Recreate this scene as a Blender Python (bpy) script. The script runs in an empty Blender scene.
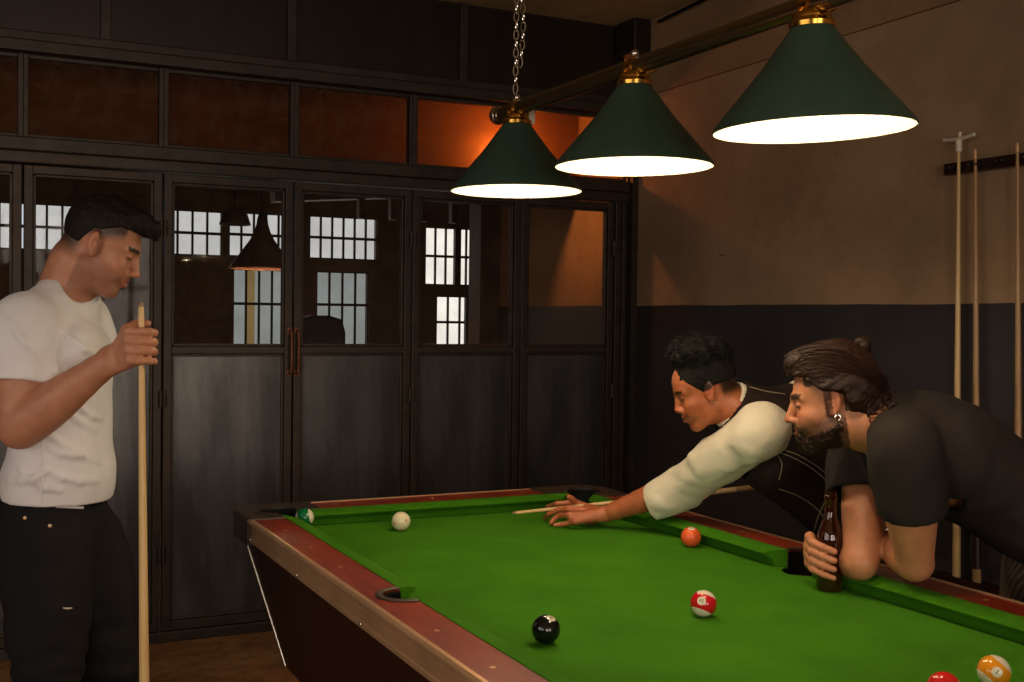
import bpy, bmesh, math, random
import numpy as np
from mathutils import Vector, Matrix
random.seed(7)
SC = bpy.context.scene
COL = SC.collection
R_ = math.radians
# ---------------------------------------------------------------- camera
CAM = np.array([0.0, 0.0, 1.425])
FPX = 1139.0
def _ray(x, y):
    return np.array([x - 512.0, -(y - 341.0), -FPX]) / FPX
_A = _ray(-50, 310); _A /= np.linalg.norm(_A)
_B = _ray(2819, 347); _B -= _A * _A.dot(_B); _B /= np.linalg.norm(_B)
_U = np.cross(_B, _A)
ROT = np.array([_B, _A, _U])            # camera -> world
CR, CU, CT = ROT[:, 0], ROT[:, 1], ROT[:, 2]     # camera right, up, towards the viewer
def at(x, y, d):
    """world point seen at pixel x, y, at depth d metres"""
    return CAM + (ROT @ _ray(x, y)) * d
cd = bpy.data.cameras.new('camera'); cam = bpy.data.objects.new('camera', cd); COL.objects.link(cam)
cd.sensor_width = 36; cd.lens = 36 * FPX / 1024; cd.clip_end = 60; cd.clip_start = .05
M = Matrix([[*ROT[0], CAM[0]], [*ROT[1], CAM[1]], [*ROT[2], CAM[2]], [0, 0, 0, 1]])
cam.matrix_world = M
SC.camera = cam
cd.dof.use_dof = False
vs = SC.view_settings
vs.view_transform = 'Standard'; vs.look = 'None'; vs.gamma = 1; vs.exposure = 0.0; vs.use_curve_mapping = False
SC.cycles.use_denoising = True
SC.cycles.max_bounces = 7
SC.cycles.sample_clamp_indirect = 4
SC.cycles.caustics_reflective = False; SC.cycles.caustics_refractive = False

# ---------------------------------------------------------------- materials
def lin(c):
    return tuple(((v / 255) / 12.92 if v / 255 <= .04045 else ((v / 255 + .055) / 1.055) ** 2.4) for v in c) + (1,)
class NT:
    def __init__(s, name):
        s.m = bpy.data.materials.new(name); s.m.use_nodes = True
        s.t = s.m.node_tree; s.b = s.t.nodes['Principled BSDF']; s.out = s.t.nodes['Material Output']
    def n(s, kind, **kw):
        k = s.t.nodes.new(kind)
        for a, v in kw.items():
            if a in k.inputs.keys(): k.inputs[a].default_value = v
            else: setattr(k, a, v)
        return k
    def l(s, a, b): s.t.links.new(a, b)
    def coord(s, scale=(1, 1, 1), kind='Object'):
        c = s.n('ShaderNodeTexCoord'); m = s.n('ShaderNodeMapping'); m.inputs['Scale'].default_value = scale
        s.l(c.outputs[kind], m.inputs['Vector']); return m.outputs['Vector']
    def noise(s, vec, scale, detail=5, rough=.55, dist=0):
        k = s.n('ShaderNodeTexNoise'); k.inputs['Scale'].default_value = scale; k.inputs['Detail'].default_value = detail
        k.inputs['Roughness'].default_value = rough; k.inputs['Distortion'].default_value = dist
        s.l(vec, k.inputs['Vector']); return k.outputs['Fac']
    def ramp(s, fac, stops):
        r = s.n('ShaderNodeValToRGB'); e = r.color_ramp.elements
        while len(e) < len(stops): e.new(.5)
        for q, (p, c) in zip(e, stops): q.position = p; q.color = c if len(c) == 4 else (*c, 1)
        s.l(fac, r.inputs['Fac']); return r.outputs['Color']
    def fr(s, fac, a, b, lo=0., hi=1.):
        r = s.n('ShaderNodeMapRange'); r.inputs['From Min'].default_value = lo; r.inputs['From Max'].default_value = hi
        r.inputs['To Min'].default_value = a; r.inputs['To Max'].default_value = b
        s.l(fac, r.inputs['Value']); return r.outputs['Result']
    def mix(s, fac, a, b):
        k = s.n('ShaderNodeMix'); k.data_type = 'RGBA'
        if isinstance(fac, (int, float)): k.inputs[0].default_value = fac
        else: s.l(fac, k.inputs[0])
        for i, v in ((6, a), (7, b)):
            if isinstance(v, tuple): k.inputs[i].default_value = v
            else: s.l(v, k.inputs[i])
        return k.outputs[2]
    def bump(s, h, strength=.3, dist=.01):
        k = s.n('ShaderNodeBump'); k.inputs['Strength'].default_value = strength; k.inputs['Distance'].default_value = dist
        s.l(h, k.inputs['Height']); s.l(k.outputs['Normal'], s.b.inputs['Normal']); return k
    def set(s, **kw):
        for a, v in kw.items():
            a = a.replace('_', ' ')
            if hasattr(v, 'links') or isinstance(v, bpy.types.NodeSocket): s.l(v, s.b.inputs[a])
            else: s.b.inputs[a].default_value = v
        return s
def simple(name, rgb, rough=.5, metal=0, var=.12, nscale=30, bump=0, bs=80, **kw):
    s = NT(name); v = s.coord(); n = s.noise(v, nscale)
    c = lin(rgb); lo = tuple(x * (1 - var) for x in c[:3]) + (1,); hi = tuple(min(1, x * (1 + var)) for x in c[:3]) + (1,)
    s.set(Base_Color=s.ramp(n, [(.3, lo), (.7, hi)]), Roughness=rough, Metallic=metal, **kw)
    if bump: s.bump(s.noise(v, bs), bump, .002)
    return s.m
MAT = {}
def wallmat(name, upper, lower=None, split=1.493):
    s = NT(name); v = s.coord()
    n1 = s.noise(v, 1.3, 6, .6); n2 = s.noise(v, 9, 8, .7); n3 = s.noise(v, 60, 3)
    a = s.mix(s.fr(n1, 0, 1, .35, .65), lin([c * .86 for c in upper]), lin([min(255, c * 1.08) for c in upper]))
    a = s.mix(s.fr(n2, 0, .35, .5, .75), a, lin([c * .75 for c in upper]))
    if lower:
        b = s.mix(s.fr(n1, 0, 1, .35, .65), lin([c * .85 for c in lower]), lin([c * 1.1 for c in lower]))
        b = s.mix(s.fr(n2, 0, .4, .55, .8), b, lin([c * 1.25 for c in lower]))
        sep = s.n('ShaderNodeSeparateXYZ'); c = s.n('ShaderNodeTexCoord'); s.l(c.outputs['Object'], sep.inputs[0])
        w = s.n('ShaderNodeMath', operation='MULTIPLY_ADD'); s.l(s.noise(v, 2.5), w.inputs[0]); w.inputs[1].default_value = .014
        s.l(sep.outputs['Z'], w.inputs[2])
        g = s.n('ShaderNodeMath', operation='GREATER_THAN'); s.l(w.outputs[0], g.inputs[0]); g.inputs[1].default_value = split + .007
        a = s.mix(g.outputs[0], b, a)
        s.set(Roughness=s.fr(g.outputs[0], .5, .85))
    else: s.set(Roughness=.85)
    s.set(Base_Color=a); s.b.inputs['Specular IOR Level'].default_value = .3
    h = s.n('ShaderNodeMath', operation='ADD'); s.l(n2, h.inputs[0]); s.l(n3, h.inputs[1])
    s.bump(h.outputs[0], .25, .006)
    return s.m
MAT['wall'] = wallmat('plaster_two_tone', (164, 134, 104), (56, 52, 54))
MAT['plaster'] = wallmat('plaster_brown', (152, 120, 88))
MAT['ceiling'] = wallmat('ceiling_plaster', (176, 150, 110))
MAT['dark_wall'] = wallmat('dark_wall', (122, 102, 84))
def m_floor():
    s = NT('worn_floor'); v = s.coord()
    n1 = s.noise(v, 2.2, 8, .65); n2 = s.noise(v, 14, 6, .7, .6)
    a = s.ramp(n1, [(.3, lin((116, 78, 48))), (.5, lin((172, 124, 78))), (.7, lin((192, 144, 96)))])
    a = s.mix(s.fr(n2, 0, .6, .45, .7), a, lin((56, 40, 28)))
    s.set(Base_Color=a, Roughness=s.fr(n2, .45, .8)); s.bump(n2, .3, .004)
    return s.m
MAT['floor'] = m_floor()
def m_steel(name, base, streak=(104, 106, 112)):
    s = NT(name); v = s.coord((1, 1, .22)); n1 = s.noise(v, 3.2, 7, .6, .3)
    v2 = s.coord(); n2 = s.noise(v2, 16, 8, .75); n3 = s.noise(s.coord((1, 1, .05)), 26, 4, .6)
    a = s.mix(s.fr(n1, 0, .8, .42, .72), lin(base), lin(streak))
    a = s.mix(s.fr(n2, 0, .45, .55, .8), a, lin([c * .6 for c in base]))
    a = s.mix(s.fr(n3, 0, .07, .5, .75), a, lin(streak))
    s.set(Base_Color=a, Metallic=.75, Roughness=s.fr(n1, .40, .28, .35, .7)); s.bump(n2, .12, .003)
    return s.m
MAT['steel_panel'] = m_steel('blackened_sheet_steel', (76, 74, 74), (146, 142, 140))
MAT['steel_upper'] = m_steel('blackened_upper_steel', (58, 50, 46), (84, 72, 68))
MAT['steel_frame'] = simple('dark_steel_frame', (66, 56, 48), .48, .6, .25, 14, .2, 60)
MAT['rust'] = simple('rusty_iron', (120, 72, 48), .55, .6, .3, 40, .3, 120)
def m_glass(name, dirt=.05, tint=(.94, .9, .86), gl=.008):
    s = NT(name); v = s.coord()
    tr = s.n('ShaderNodeBsdfTransparent'); tr.inputs['Color'].default_value = (*tint, 1)
    g = s.n('ShaderNodeBsdfGlossy'); g.inputs['Roughness'].default_value = .03
    d = s.n('ShaderNodeBsdfDiffuse'); d.inputs['Color'].default_value = lin((150, 135, 118))
    m1 = s.n('ShaderNodeMixShader'); m1.inputs[0].default_value = gl
    s.l(tr.outputs[0], m1.inputs[1]); s.l(g.outputs[0], m1.inputs[2])
    m2 = s.n('ShaderNodeMixShader'); s.l(s.fr(s.noise(v, 11, 8, .8), dirt * .3, dirt * 2, .45, .8), m2.inputs[0])
    s.l(m1.outputs[0], m2.inputs[1]); s.l(d.outputs[0], m2.inputs[2]); s.l(m2.outputs[0], s.out.inputs['Surface'])
    s.t.nodes.remove(s.b); return s.m
MAT['glass'] = m_glass('dusty_clear_glass')
MAT['glass_t'] = m_glass('grimy_transom_glass', .10, (.74, .60, .44), .008)
def m_emit(name, rgb, st):
    s = NT(name); e = s.n('ShaderNodeEmission'); n = s.noise(s.coord(), 2.2, 3)
    c = lin(rgb)
    s.l(s.ramp(n, [(.35, tuple(x * .8 for x in c[:3])), (.65, c)]), e.inputs['Color']); e.inputs['Strength'].default_value = st
    s.l(e.outputs[0], s.out.inputs['Surface']); s.t.nodes.remove(s.b); return s.m
MAT['daylight'] = m_emit('daylit_pane', (236, 244, 250), .8)
MAT['daylight_soft'] = m_emit('daylit_frosted_pane', (190, 200, 205), .5)
MAT['daylight_blue'] = m_emit('daylit_blue_pane', (184, 196, 200), .6)
MAT['daylight_hot'] = m_emit('daylit_bright_pane', (250, 252, 250), 1.3)
MAT['curtain'] = m_emit('backlit_curtain', (190, 165, 110), .45)
MAT['bulb'] = m_emit('lamp_bulb', (255, 236, 200), 6)
MAT['bulb_warm'] = m_emit('warm_bulb', (255, 170, 90), 5)
def m_cloth():
    s = NT('green_baize'); v = s.coord(); n = s.noise(v, 700, 3, .7); n2 = s.noise(v, 5, 6, .6); n3 = s.noise(v, 90, 4, .7)
    a = s.mix(s.fr(n2, 0, 1, .35, .65), lin((50, 104, 8)), lin((60, 118, 12)))
    a = s.mix(s.fr(n3, 0, .4, .5, .8), a, lin((78, 130, 26)))
    s.set(Base_Color=a, Roughness=.95, Sheen_Weight=.15, Sheen_Roughness=.5, Sheen_Tint=lin((120, 190, 70)))
    s.b.inputs['Specular IOR Level'].default_value = .1
    s.bump(n, .25, .0015); return s.m
MAT['baize'] = m_cloth()
def m_lam(name, a_, b_, rough=.28):
    s = NT(name); v = s.coord((3, .5, 3)); n = s.noise(v, 9, 6, .6, 1.2); n2 = s.noise(s.coord(), 120, 3)
    a = s.mix(s.fr(n, 0, 1, .35, .65), lin(a_), lin(b_))
    s.set(Base_Color=a, Roughness=s.fr(n2, rough, rough + .14)); return s.m
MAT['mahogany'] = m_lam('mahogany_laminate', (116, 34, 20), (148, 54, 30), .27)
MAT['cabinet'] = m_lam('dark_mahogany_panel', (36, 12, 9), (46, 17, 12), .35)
MAT['trim'] = simple('bronze_aluminium', (222, 180, 136), .34, .6, .12, 8)
MAT['steel_bright'] = simple('bright_steel', (205, 200, 190), .25, .95, .1)
MAT['black_plastic'] = simple('black_moulded_plastic', (34, 30, 28), .4, 0, .2, 20, .1, 200)
MAT['casting'] = simple('worn_dark_casting', (66, 56, 48), .42, .2, .25, 18, .1, 150)
MAT['rubber'] = simple('pocket_rubber', (9, 9, 9), .8, 0, .2, Specular_IOR_Level=.15)
MAT['brass'] = simple('polished_brass', (214, 160, 70), .2, 1, .15)
MAT['chrome'] = simple('chrome', (215, 210, 205), .15, 1, .08)
def m_shade():
    s = NT('green_enamel'); v = s.coord(); n = s.noise(v, 18, 6, .7)
    a = s.mix(s.fr(n, 0, 1, .3, .7), lin((42, 64, 53)), lin((50, 74, 61)))
    a = s.mix(s.fr(s.noise(v, 42, 4, .8), 0, .8, .7, .76), a, lin((110, 96, 60)))
    s.set(Base_Color=a, Roughness=.42, Coat_Weight=.25, Coat_Roughness=.3); return s.m
MAT['shade'] = m_shade()
MAT['shade_in'] = simple('white_enamel', (180, 172, 150), .6, 0, .03)
MAT['bar'] = simple('green_bronze_bar', (128, 104, 72), .24, .9, .2, 10)
def m_wood(name, a_, b_, sc=(30, 30, 3), rough=.35):
    s = NT(name); v = s.coord(sc); n = s.noise(v, 2, 6, .6, .6)
    s.set(Base_Color=s.mix(s.fr(n, 0, 1, .35, .65), lin(a_), lin(b_)), Roughness=rough); return s.m
MAT['ash'] = m_wood('pale_ash_cue', (206, 168, 108), (226, 192, 134))
MAT['ash_dark'] = m_wood('worn_ash_cue', (150, 112, 70), (186, 146, 98))
MAT['rack'] = m_wood('dark_rack_wood', (34, 20, 16), (52, 28, 22))
MAT['tip'] = simple('cue_tip_leather', (150, 120, 80), .8)
MAT['board'] = m_wood('varnished_board', (120, 78, 46), (142, 96, 58), (1, 1, 2), .5)
MAT['timber'] = m_wood('dark_timber', (58, 36, 26), (80, 50, 34), (6, 6, 1), .6)
MAT['white_plastic'] = simple('aged_white_plastic', (216, 206, 186), .4)
MAT['dark_cloth'] = simple('dark_upholstery', (40, 30, 26), .9)
MAT['lampshade_brown'] = simple('brown_enamel', (70, 46, 36), .45)

# ---------------------------------------------------------------- mesh helpers
def link(name, me, mat=None, parent=None, smooth=False, loc=None):
    o = bpy.data.objects.new(name, me); COL.objects.link(o)
    if mat is not None:
        for m in (mat if isinstance(mat, (list, tuple)) else [mat]): me.materials.append(MAT[m] if isinstance(m, str) else m)
    if smooth:
        me.polygons.foreach_set('use_smooth', [True] * len(me.polygons))
    if parent: o.parent = parent
    if loc is not None: o.location = loc
    return o
class MB:
    def __init__(s): s.bm = bmesh.new()
    def box(s, a, b, bev=0, rot=None):
        a = Vector(a); b = Vector(b); c = (a + b) / 2; d = b - a
        r = bmesh.ops.create_cube(s.bm, size=1); vs_ = r['verts']
        for v in vs_: v.co = Vector((v.co.x * abs(d.x), v.co.y * abs(d.y), v.co.z * abs(d.z)))
        if rot is not None:
            for v in vs_: v.co = rot @ v.co
        for v in vs_: v.co += c
        if bev:
            es = list({e for v in vs_ for e in v.link_edges})
            bmesh.ops.bevel(s.bm, geom=es, offset=bev, segments=2, affect='EDGES', profile=.6)
        return s
    def rings(s, rings, closed=False, cap=True):
        R = [[s.bm.verts.new(p) for p in r] for r in rings]; n = len(R[0])
        k = len(R)
        for i in range(k if closed else k - 1):
            a, b = R[i], R[(i + 1) % k]
            for j in range(n): s.bm.faces.new((a[j], a[(j + 1) % n], b[(j + 1) % n], b[j]))
        if cap and not closed:
            s.bm.faces.new(list(reversed(R[0]))); s.bm.faces.new(R[-1])
        return s
    def lathe(s, prof, seg=48, c=(0, 0, 0), axis=None, cap=True):
        c = Vector(c); q = Vector((0, 0, 1)).rotation_difference(Vector(axis)) if axis is not None else None
        rings = []
        for r, z in prof:
            ring = []
            for j in range(seg):
                a = 2 * math.pi * j / seg; p = Vector((max(r, 1e-5) * math.cos(a), max(r, 1e-5) * math.sin(a), z))
                if q: p = q @ p
                ring.append(c + p)
            rings.append(ring)
        return s.rings(rings, cap=cap)
    def tube(s, pts, rad, seg=12, closed=False, flat=1.0):
        pts = [Vector(p) for p in pts]; n = len(pts)
        rad = rad if isinstance(rad, (list, tuple)) else [rad] * n
        up = None; rings = []
        for i, p in enumerate(pts):
            if closed: t = pts[(i + 1) % n] - pts[i - 1]
            else: t = pts[min(i + 1, n - 1)] - pts[max(i - 1, 0)]
            t.normalize()
            if up is None:
                up = t.orthogonal().normalized()
                if abs(t.z) < .9: up = (Vector((0, 0, 1)) - t * t.z).normalized()
            up = (up - t * up.dot(t)).normalized(); sd = t.cross(up)
            rings.append([p + (up * math.cos(a) * flat + sd * math.sin(a)) * rad[i] for a in [2 * math.pi * j / seg for j in range(seg)]])
        return s.rings(rings, closed=closed)
    def prism(s, poly, z0, z1):
        a = [s.bm.verts.new((x, y, z0)) for x, y in poly]; b = [s.bm.verts.new((x, y, z1)) for x, y in poly]; n = len(poly)
        s.bm.faces.new(list(reversed(a))); s.bm.faces.new(b)
        for i in range(n): s.bm.faces.new((a[i], a[(i + 1) % n], b[(i + 1) % n], b[i]))
        return s
    def bevel_all(s, off, seg=2):
        bmesh.ops.bevel(s.bm, geom=[e for e in s.bm.edges if e.calc_face_angle(0) > .5], offset=off, segments=seg, affect='EDGES', profile=.6); return s
    def sphere(s, c, r, u=32, v=20, sc=(1, 1, 1)):
        bmesh.ops.create_uvsphere(s.bm, u_segments=u, v_segments=v, radius=1, matrix=Matrix.Translation(c) @ Matrix.Diagonal((r * sc[0], r * sc[1], r * sc[2], 1))); return s
    def obj(s, name, mat=None, parent=None, smooth=False, loc=None):
        bmesh.ops.recalc_face_normals(s.bm, faces=s.bm.faces)
        me = bpy.data.meshes.new(name); s.bm.to_mesh(me); s.bm.free()
        o = link(name, me, mat, parent, False, loc)
        if smooth:
            for p in me.polygons: p.use_smooth = True
            m = me
            try: me.set_sharp_from_angle(angle=R_(38))
            except Exception: pass
        return o
def box(name, a, b, mat, parent=None, bev=.0): return MB().box(a, b, bev).obj(name, mat, parent)
def empty(name, loc=(0, 0, 0)):
    o = bpy.data.objects.new(name, None); COL.objects.link(o); o.location = loc; o.empty_display_size = .1
    return o
def tag(o, label, cat, group=None, kind=None):
    o['label'] = label; o['category'] = cat
    if group: o['group'] = group
    if kind: o['kind'] = kind
    return o
def struct(o, label=None):
    o['kind'] = 'structure'
    if label: o['label'] = label
    return o
def boolean(o, cutters, op='DIFFERENCE'):
    for c in cutters:
        m = o.modifiers.new('b', 'BOOLEAN'); m.object = c; m.operation = op; m.solver = 'EXACT'
    dg = bpy.context.evaluated_depsgraph_get(); dg.update()
    me = bpy.data.meshes.new_from_object(o.evaluated_get(dg))
    o.modifiers.clear(); old = o.data; o.data = me
    return o
def kill(obs):
    for c in obs: bpy.data.objects.remove(c, do_unlink=True)
def copy_tree(o, parent=None):
    c = o.copy(); COL.objects.link(c); c.parent = parent
    for ch in list(o.children): copy_tree(ch, c)
    return c
# ================================================================ room shell
YW, XR, ZC = 5.07, 3.176, 2.93
XL, YB = -2.6, -3.4
struct(box('floor', (XL - .1, YB - .1, -.06), (8.2, 10.3, 0), 'floor'), 'worn brown floor')
struct(box('ceiling', (XL, YB, ZC), (XR + .1, YW, ZC + .08), 'ceiling'), 'dim brownish plaster ceiling')
w = MB().box((XR, YB, 0), (XR + .12, 6.75, 3.2))
struct(w.obj('wall_right', 'wall'), 'right wall, brown plaster above dark painted band')
# raised plaster strip under the ceiling, above the seam
w = MB().box((XR - .018, YB, 2.555), (XR + .01, YW - .02, ZC))
struct(w.obj('trim_1', 'plaster'), 'raised plaster strip along the top of the right wall')
w = MB().box((XR - .12, 4.86, 2.76), (XR - .018, YW - .03, ZC), .01)
struct(w.obj('trim_2', 'steel_upper'), 'plaster block in the ceiling corner')
w = MB().box((XR - .035, 4.985, 0), (XR, YW - .03, 2.6))
struct(w.obj('trim_3', 'steel_frame'), 'steel angle in the corner of the right wall')
# other walls behind the photographer
m = MB().box((XL - .12, YB, 0), (XL, -1.6, 3.2)).box((XL - .12, 2.2, 0), (XL, YW, 3.2)).box((XL - .12, -1.6, 0), (XL, 2.2, .9)).box((XL - .12, -1.6, 2.5), (XL, 2.2, 3.2))
struct(m.obj('wall_left', 'wall'), 'left wall with a wide window added for light')
r = empty('window_22', (XL, .3, .9)); struct(r)  # unseen window, added to bring light onto the right wall
f = MB()
for k in range(7): f.box((-.08, -1.9 + 3.8 * k / 6 - .02, 0), (-.03, -1.9 + 3.8 * k / 6 + .02, 1.6))
for k in range(3): f.box((-.08, -1.9, .8 * k - .02), (-.03, 1.9, .8 * k + .02))
f.obj('window_frame', 'steel_frame', r)
MB().box((-.07, -1.9, 0), (-.065, 1.9, 1.6)).obj('glass_pane', 'glass', r)
fw = MB()
wins = [(-1.9, -.1), (.5, 2.3)]
xs = [XL] + [v for w_ in wins for v in w_] + [XR + .1]
for i in range(0, len(xs) - 1, 2): fw.box((xs[i], YB - .12, 0), (xs[i + 1], YB, 3.2))
for a, b in wins: fw.box((a, YB - .12, 0), (b, YB, .9)); fw.box((a, YB - .12, 2.5), (b, YB, 3.2))
struct(fw.obj('wall_rear', 'wall'), 'rear wall with two windows')
for i, (a, b) in enumerate(wins):
    r = empty('window_%d' % (20 + i), ((a + b) / 2, YB, .9)); struct(r)
    f = MB()
    for k in range(5):
        x = a + (b - a) * k / 4 - (a + b) / 2; f.box((x - .02, -.08, 0), (x + .02, -.03, 1.6))
    for k in range(3):
        z = 1.6 * k / 2; f.box((a - (a + b) / 2, -.08, z - .02), (b - (a + b) / 2, -.03, z + .02))
    f.obj('window_frame', 'steel_frame', r)
    MB().box((a - (a + b) / 2, -.07, 0), (b - (a + b) / 2, -.065, 1.6)).obj('glass_pane', 'glass', r)

# ---------------------------------------------------------------- steel partition
DX = [-.305, .265, .818, 1.388, 1.958, 2.535, 3.071]
ZM = 1.264; ZT0, ZT1 = 2.13, 2.47; ZD = 2.02
yF, yB = YW - .03, YW + .03
def bar(m, x0, x1, z0, z1, y0=yF, y1=yB, bev=.004): m.box((x0, y0, z0), (x1, y1, z1), bev)
names = ['left', '', '', '', '', '']
for i in range(6):
    x0, x1 = DX[i] + .004, DX[i + 1] - .004
    r = empty('door_%d' % (i + 1), ((x0 + x1) / 2, YW, 0)); struct(r)
    r['label'] = 'steel and glass door leaf %s' % ['behind the standing man, at the frame edge', 'behind the standing man\'s head', 'right of the upright cue, with the copper handle', 'showing the barred windows', 'showing the bright white window', 'nearest the right wall'][i]
    cx = (x0 + x1) / 2; g = .034
    f = MB()
    def fb(a, b, c, d, y0=-.028, y1=.02): f.box((a - cx, y0, c), (b - cx, y1, d), .003)
    fb(x0, x0 + g, .05, ZD); fb(x1 - g, x1, .05, ZD)
    fb(x0 + g, x1 - g, ZD - g, ZD); fb(x0 + g, x1 - g, .05, .09); fb(x0 + g, x1 - g, ZM - .016, ZM + .016)
    # thin glazing beads
    for zz0, zz1 in ((ZM + .016, ZD - g), (.09, ZM - .016)):
        fb(x0 + g, x0 + g + .012, zz0, zz1, -.016, .01); fb(x1 - g - .012, x1 - g, zz0, zz1, -.016, .01)
        fb(x0 + g, x1 - g, zz0, zz0 + .012, -.016, .01); fb(x0 + g, x1 - g, zz1 - .012, zz1, -.016, .01)
    f.obj('door_frame', 'steel_frame', r)
    MB().box((x0 + g - cx, -.004, .09), (x1 - g - cx, .0, ZM - .016)).obj('steel_panel', 'steel_panel', r)
    MB().box((x0 + g - cx, -.004, ZM + .016), (x1 - g - cx, .0, ZD - g)).obj('glass_pane', 'glass', r)
    if i in (1, 2, 3, 4, 5):
        for zz in (.35, 1.02, 1.75):
            h = MB(); h.lathe([(0, 0), (.009, 0), (.009, .03), (.012, .032), (.012, .036), (.009, .038), (.009, .07), (0, .07)], 12, (x1 - cx - .004 if i % 2 else x0 - cx + .004, -.036, zz))
            h.obj('hinge', 'steel_frame', r, True)
    if i in (2, 3):
        h = MB(); hx = (x1 - .012 - cx) if i == 2 else (x0 + .012 - cx)
        h.tube([(hx, -.028, 1.16), (hx, -.06, 1.165), (hx, -.066, 1.20), (hx, -.066, 1.31), (hx, -.06, 1.345), (hx, -.028, 1.35)], .0075, 10)
        h.box((hx - .012, -.034, 1.145), (hx + .012, -.028, 1.175), .002); h.box((hx - .012, -.034, 1.335), (hx + .012, -.028, 1.365), .002)
        h.obj('door_handle', 'rust', r, True)
t = MB(); t.box((XL, yF - .02, ZD + .006), (XR - .035, yB, ZT0 - .055), .006); t.box((XL, yF - .035, ZT0 - .055), (XR - .035, yB, ZT0), .006)
struct(t.obj('trim_4', 'steel_frame'), 'steel beam above the doors')
t = MB(); t.box((XL, yF - .05, ZT1), (XR - .035, yB, ZT1 + .05), .008); t.box((XL, yF - .02, ZT1 + .05), (XR - .035, yB, ZT1 + .09), .006)
struct(t.obj('trim_5', 'steel_frame'), 'steel beam above the transom windows')
t = MB(); t.box((XL, yF, 0), (XR - .035, yB, .046), .004); struct(t.obj('trim_6', 'steel_frame'), 'steel threshold under the doors')
t = MB(); t.box((DX[6], yF - .01, .046), (XR - .035, yB, ZD + .01), .004); t.box((DX[6] + .03, yF - .03, .046), (DX[6] + .055, yF, ZD), .003)
struct(t.obj('trim_7', 'steel_frame'), 'steel post beside the right wall')
t = MB(); t.box((XL, yF, 0), (DX[0], yB, ZD + .01)); struct(t.obj('wall_back', 'steel_panel'), 'steel sheet wall left of the doors')
for i in range(6):
    x0, x1 = DX[i] + (.0 if i else -.3), (DX[i + 1] if i < 5 else XR - .04)
    r = empty('window_%d' % (i + 1), ((x0 + x1) / 2, YW, ZT0)); struct(r)
    r['label'] = 'grimy transom window ' + ['at the frame edge', 'above the standing man', 'above the copper handle door, left', 'above the barred windows', 'beside the first lamp', 'behind the green lamps'][i]
    cx = (x0 + x1) / 2; f = MB(); g = .02; H = ZT1 - ZT0
    f.box((x0 - cx, -.03, 0), (x0 + g - cx, .02, H), .003); f.box((x1 - g - cx, -.03, 0), (x1 - cx, .02, H), .003)
    f.box((x0 + g - cx, -.02, 0), (x1 - g - cx, .02, .016), .003); f.box((x0 + g - cx, -.02, H - .016), (x1 - g - cx, .02, H), .003)
    f.obj('window_frame', 'steel_frame', r)
    MB().box((x0 + g - cx, -.004, .016), (x1 - g - cx, 0, H - .016)).obj('glass_pane', 'glass_t', r)
# upper steel sheets
UX = [XL, -.25, .58, 1.37, 2.21, XR - .03]
for i in range(5):
    t = MB(); t.box((UX[i] + .02, YW - .01, ZT1 + .09), (UX[i + 1] - .02, YW + .01, ZC), 0)
    struct(t.obj('wall_panel_%d' % (i + 1), 'steel_upper'), 'dark sheet steel panel at the top of the partition')
t = MB()
for x in UX[1:-1]: t.box((x - .02, yF - .005, ZT1 + .09), (x + .02, yB, ZC), .003)
struct(t.obj('trim_8', 'steel_frame'), 'upright steel bars between the top panels')

# ---------------------------------------------------------------- room beyond the glass, modelled in place of reflections
YF = 10.0
struct(box('ceiling_far', (XL, YW + .03, 3.1), (8.2, YF + .2, 3.2), 'dark_wall'))
# far wall with openings (x0,x1,z0,z1)
ops = [(.0, 1.06, 1.92, 2.30, 'daylight'), (1.62, 2.12, 1.92, 2.31, 'daylight'), (2.18, 2.84, 1.925, 2.315, 'daylight'), (2.9, 3.54, 1.93, 2.32, 'daylight'),
       (2.22, 2.68, 1.14, 1.82, 'daylight_blue'), (2.97, 3.46, 1.15, 1.82, 'daylight_blue'),
       (4.02, 4.66, 1.72, 2.27, 'daylight_hot'), (4.14, 4.63, 1.12, 1.62, 'daylight_hot')]
xcuts = sorted({v for o in ops for v in o[:2]} | {XL, 8.2}); zc = sorted({v for o in ops for v in o[2:4]} | {0, 3.15})
m = MB()
for i in range(len(xcuts) - 1):
    run = None
    for j in range(len(zc) - 1):
        xm, zm = (xcuts[i] + xcuts[i + 1]) / 2, (zc[j] + zc[j + 1]) / 2
        solid = not any(o[0] < xm < o[1] and o[2] < zm < o[3] for o in ops)
        if solid: run = [zc[j], zc[j + 1]] if run is None else [run[0], zc[j + 1]]
        if (not solid or j == len(zc) - 2) and run: m.box((xcuts[i], YF, run[0]), (xcuts[i + 1], YF + .15, run[1])); run = None
struct(m.obj('wall_far', 'dark_wall'), 'dim far wall of the next room')
for i, (a, b, c, d, mt) in enumerate(ops):
    r = empty('window_%d' % (7 + i), ((a + b) / 2, YF, c)); struct(r)
    r['label'] = 'bright barred window seen through the glass doors'
    w_ = b - a; h_ = d - c
    MB().box((-w_ / 2, .1, 0), (w_ / 2, .11, h_)).obj('frosted_pane', mt, r)
    f = MB(); nb = max(3, round(w_ / .115))
    for k in range(nb + 1): x = -w_ / 2 + w_ * k / nb; f.box((x - .009, .02, 0), (x + .009, .04, h_))
    for z in ((0, h_ / 2, h_) if mt != 'daylight_blue' else (0, h_ * .55, h_)): f.box((-w_ / 2, .015, z - .012), (w_ / 2, .045, z + .012))
    f.obj('window_bars', 'steel_frame', r)
    if i == 4:
        MB().box((-.1, .06, 0), (-.03, .09, h_)).obj('curtain', 'curtain', r)
    if i in (6, 7):
        f = MB(); f.box((-w_ / 2 + .28, -.05, 0), (-w_ / 2 + .34, .0, h_)); f.obj('window_post', 'timber', r)
struct(box('wall_far_left', (XL - .12, YW, 0), (XL, YF, 3.2), 'dark_wall'))
struct(box('wall_far_right', (8.1, 6.75, 0), (8.2, YF, 3.2), 'dark_wall'))
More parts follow.
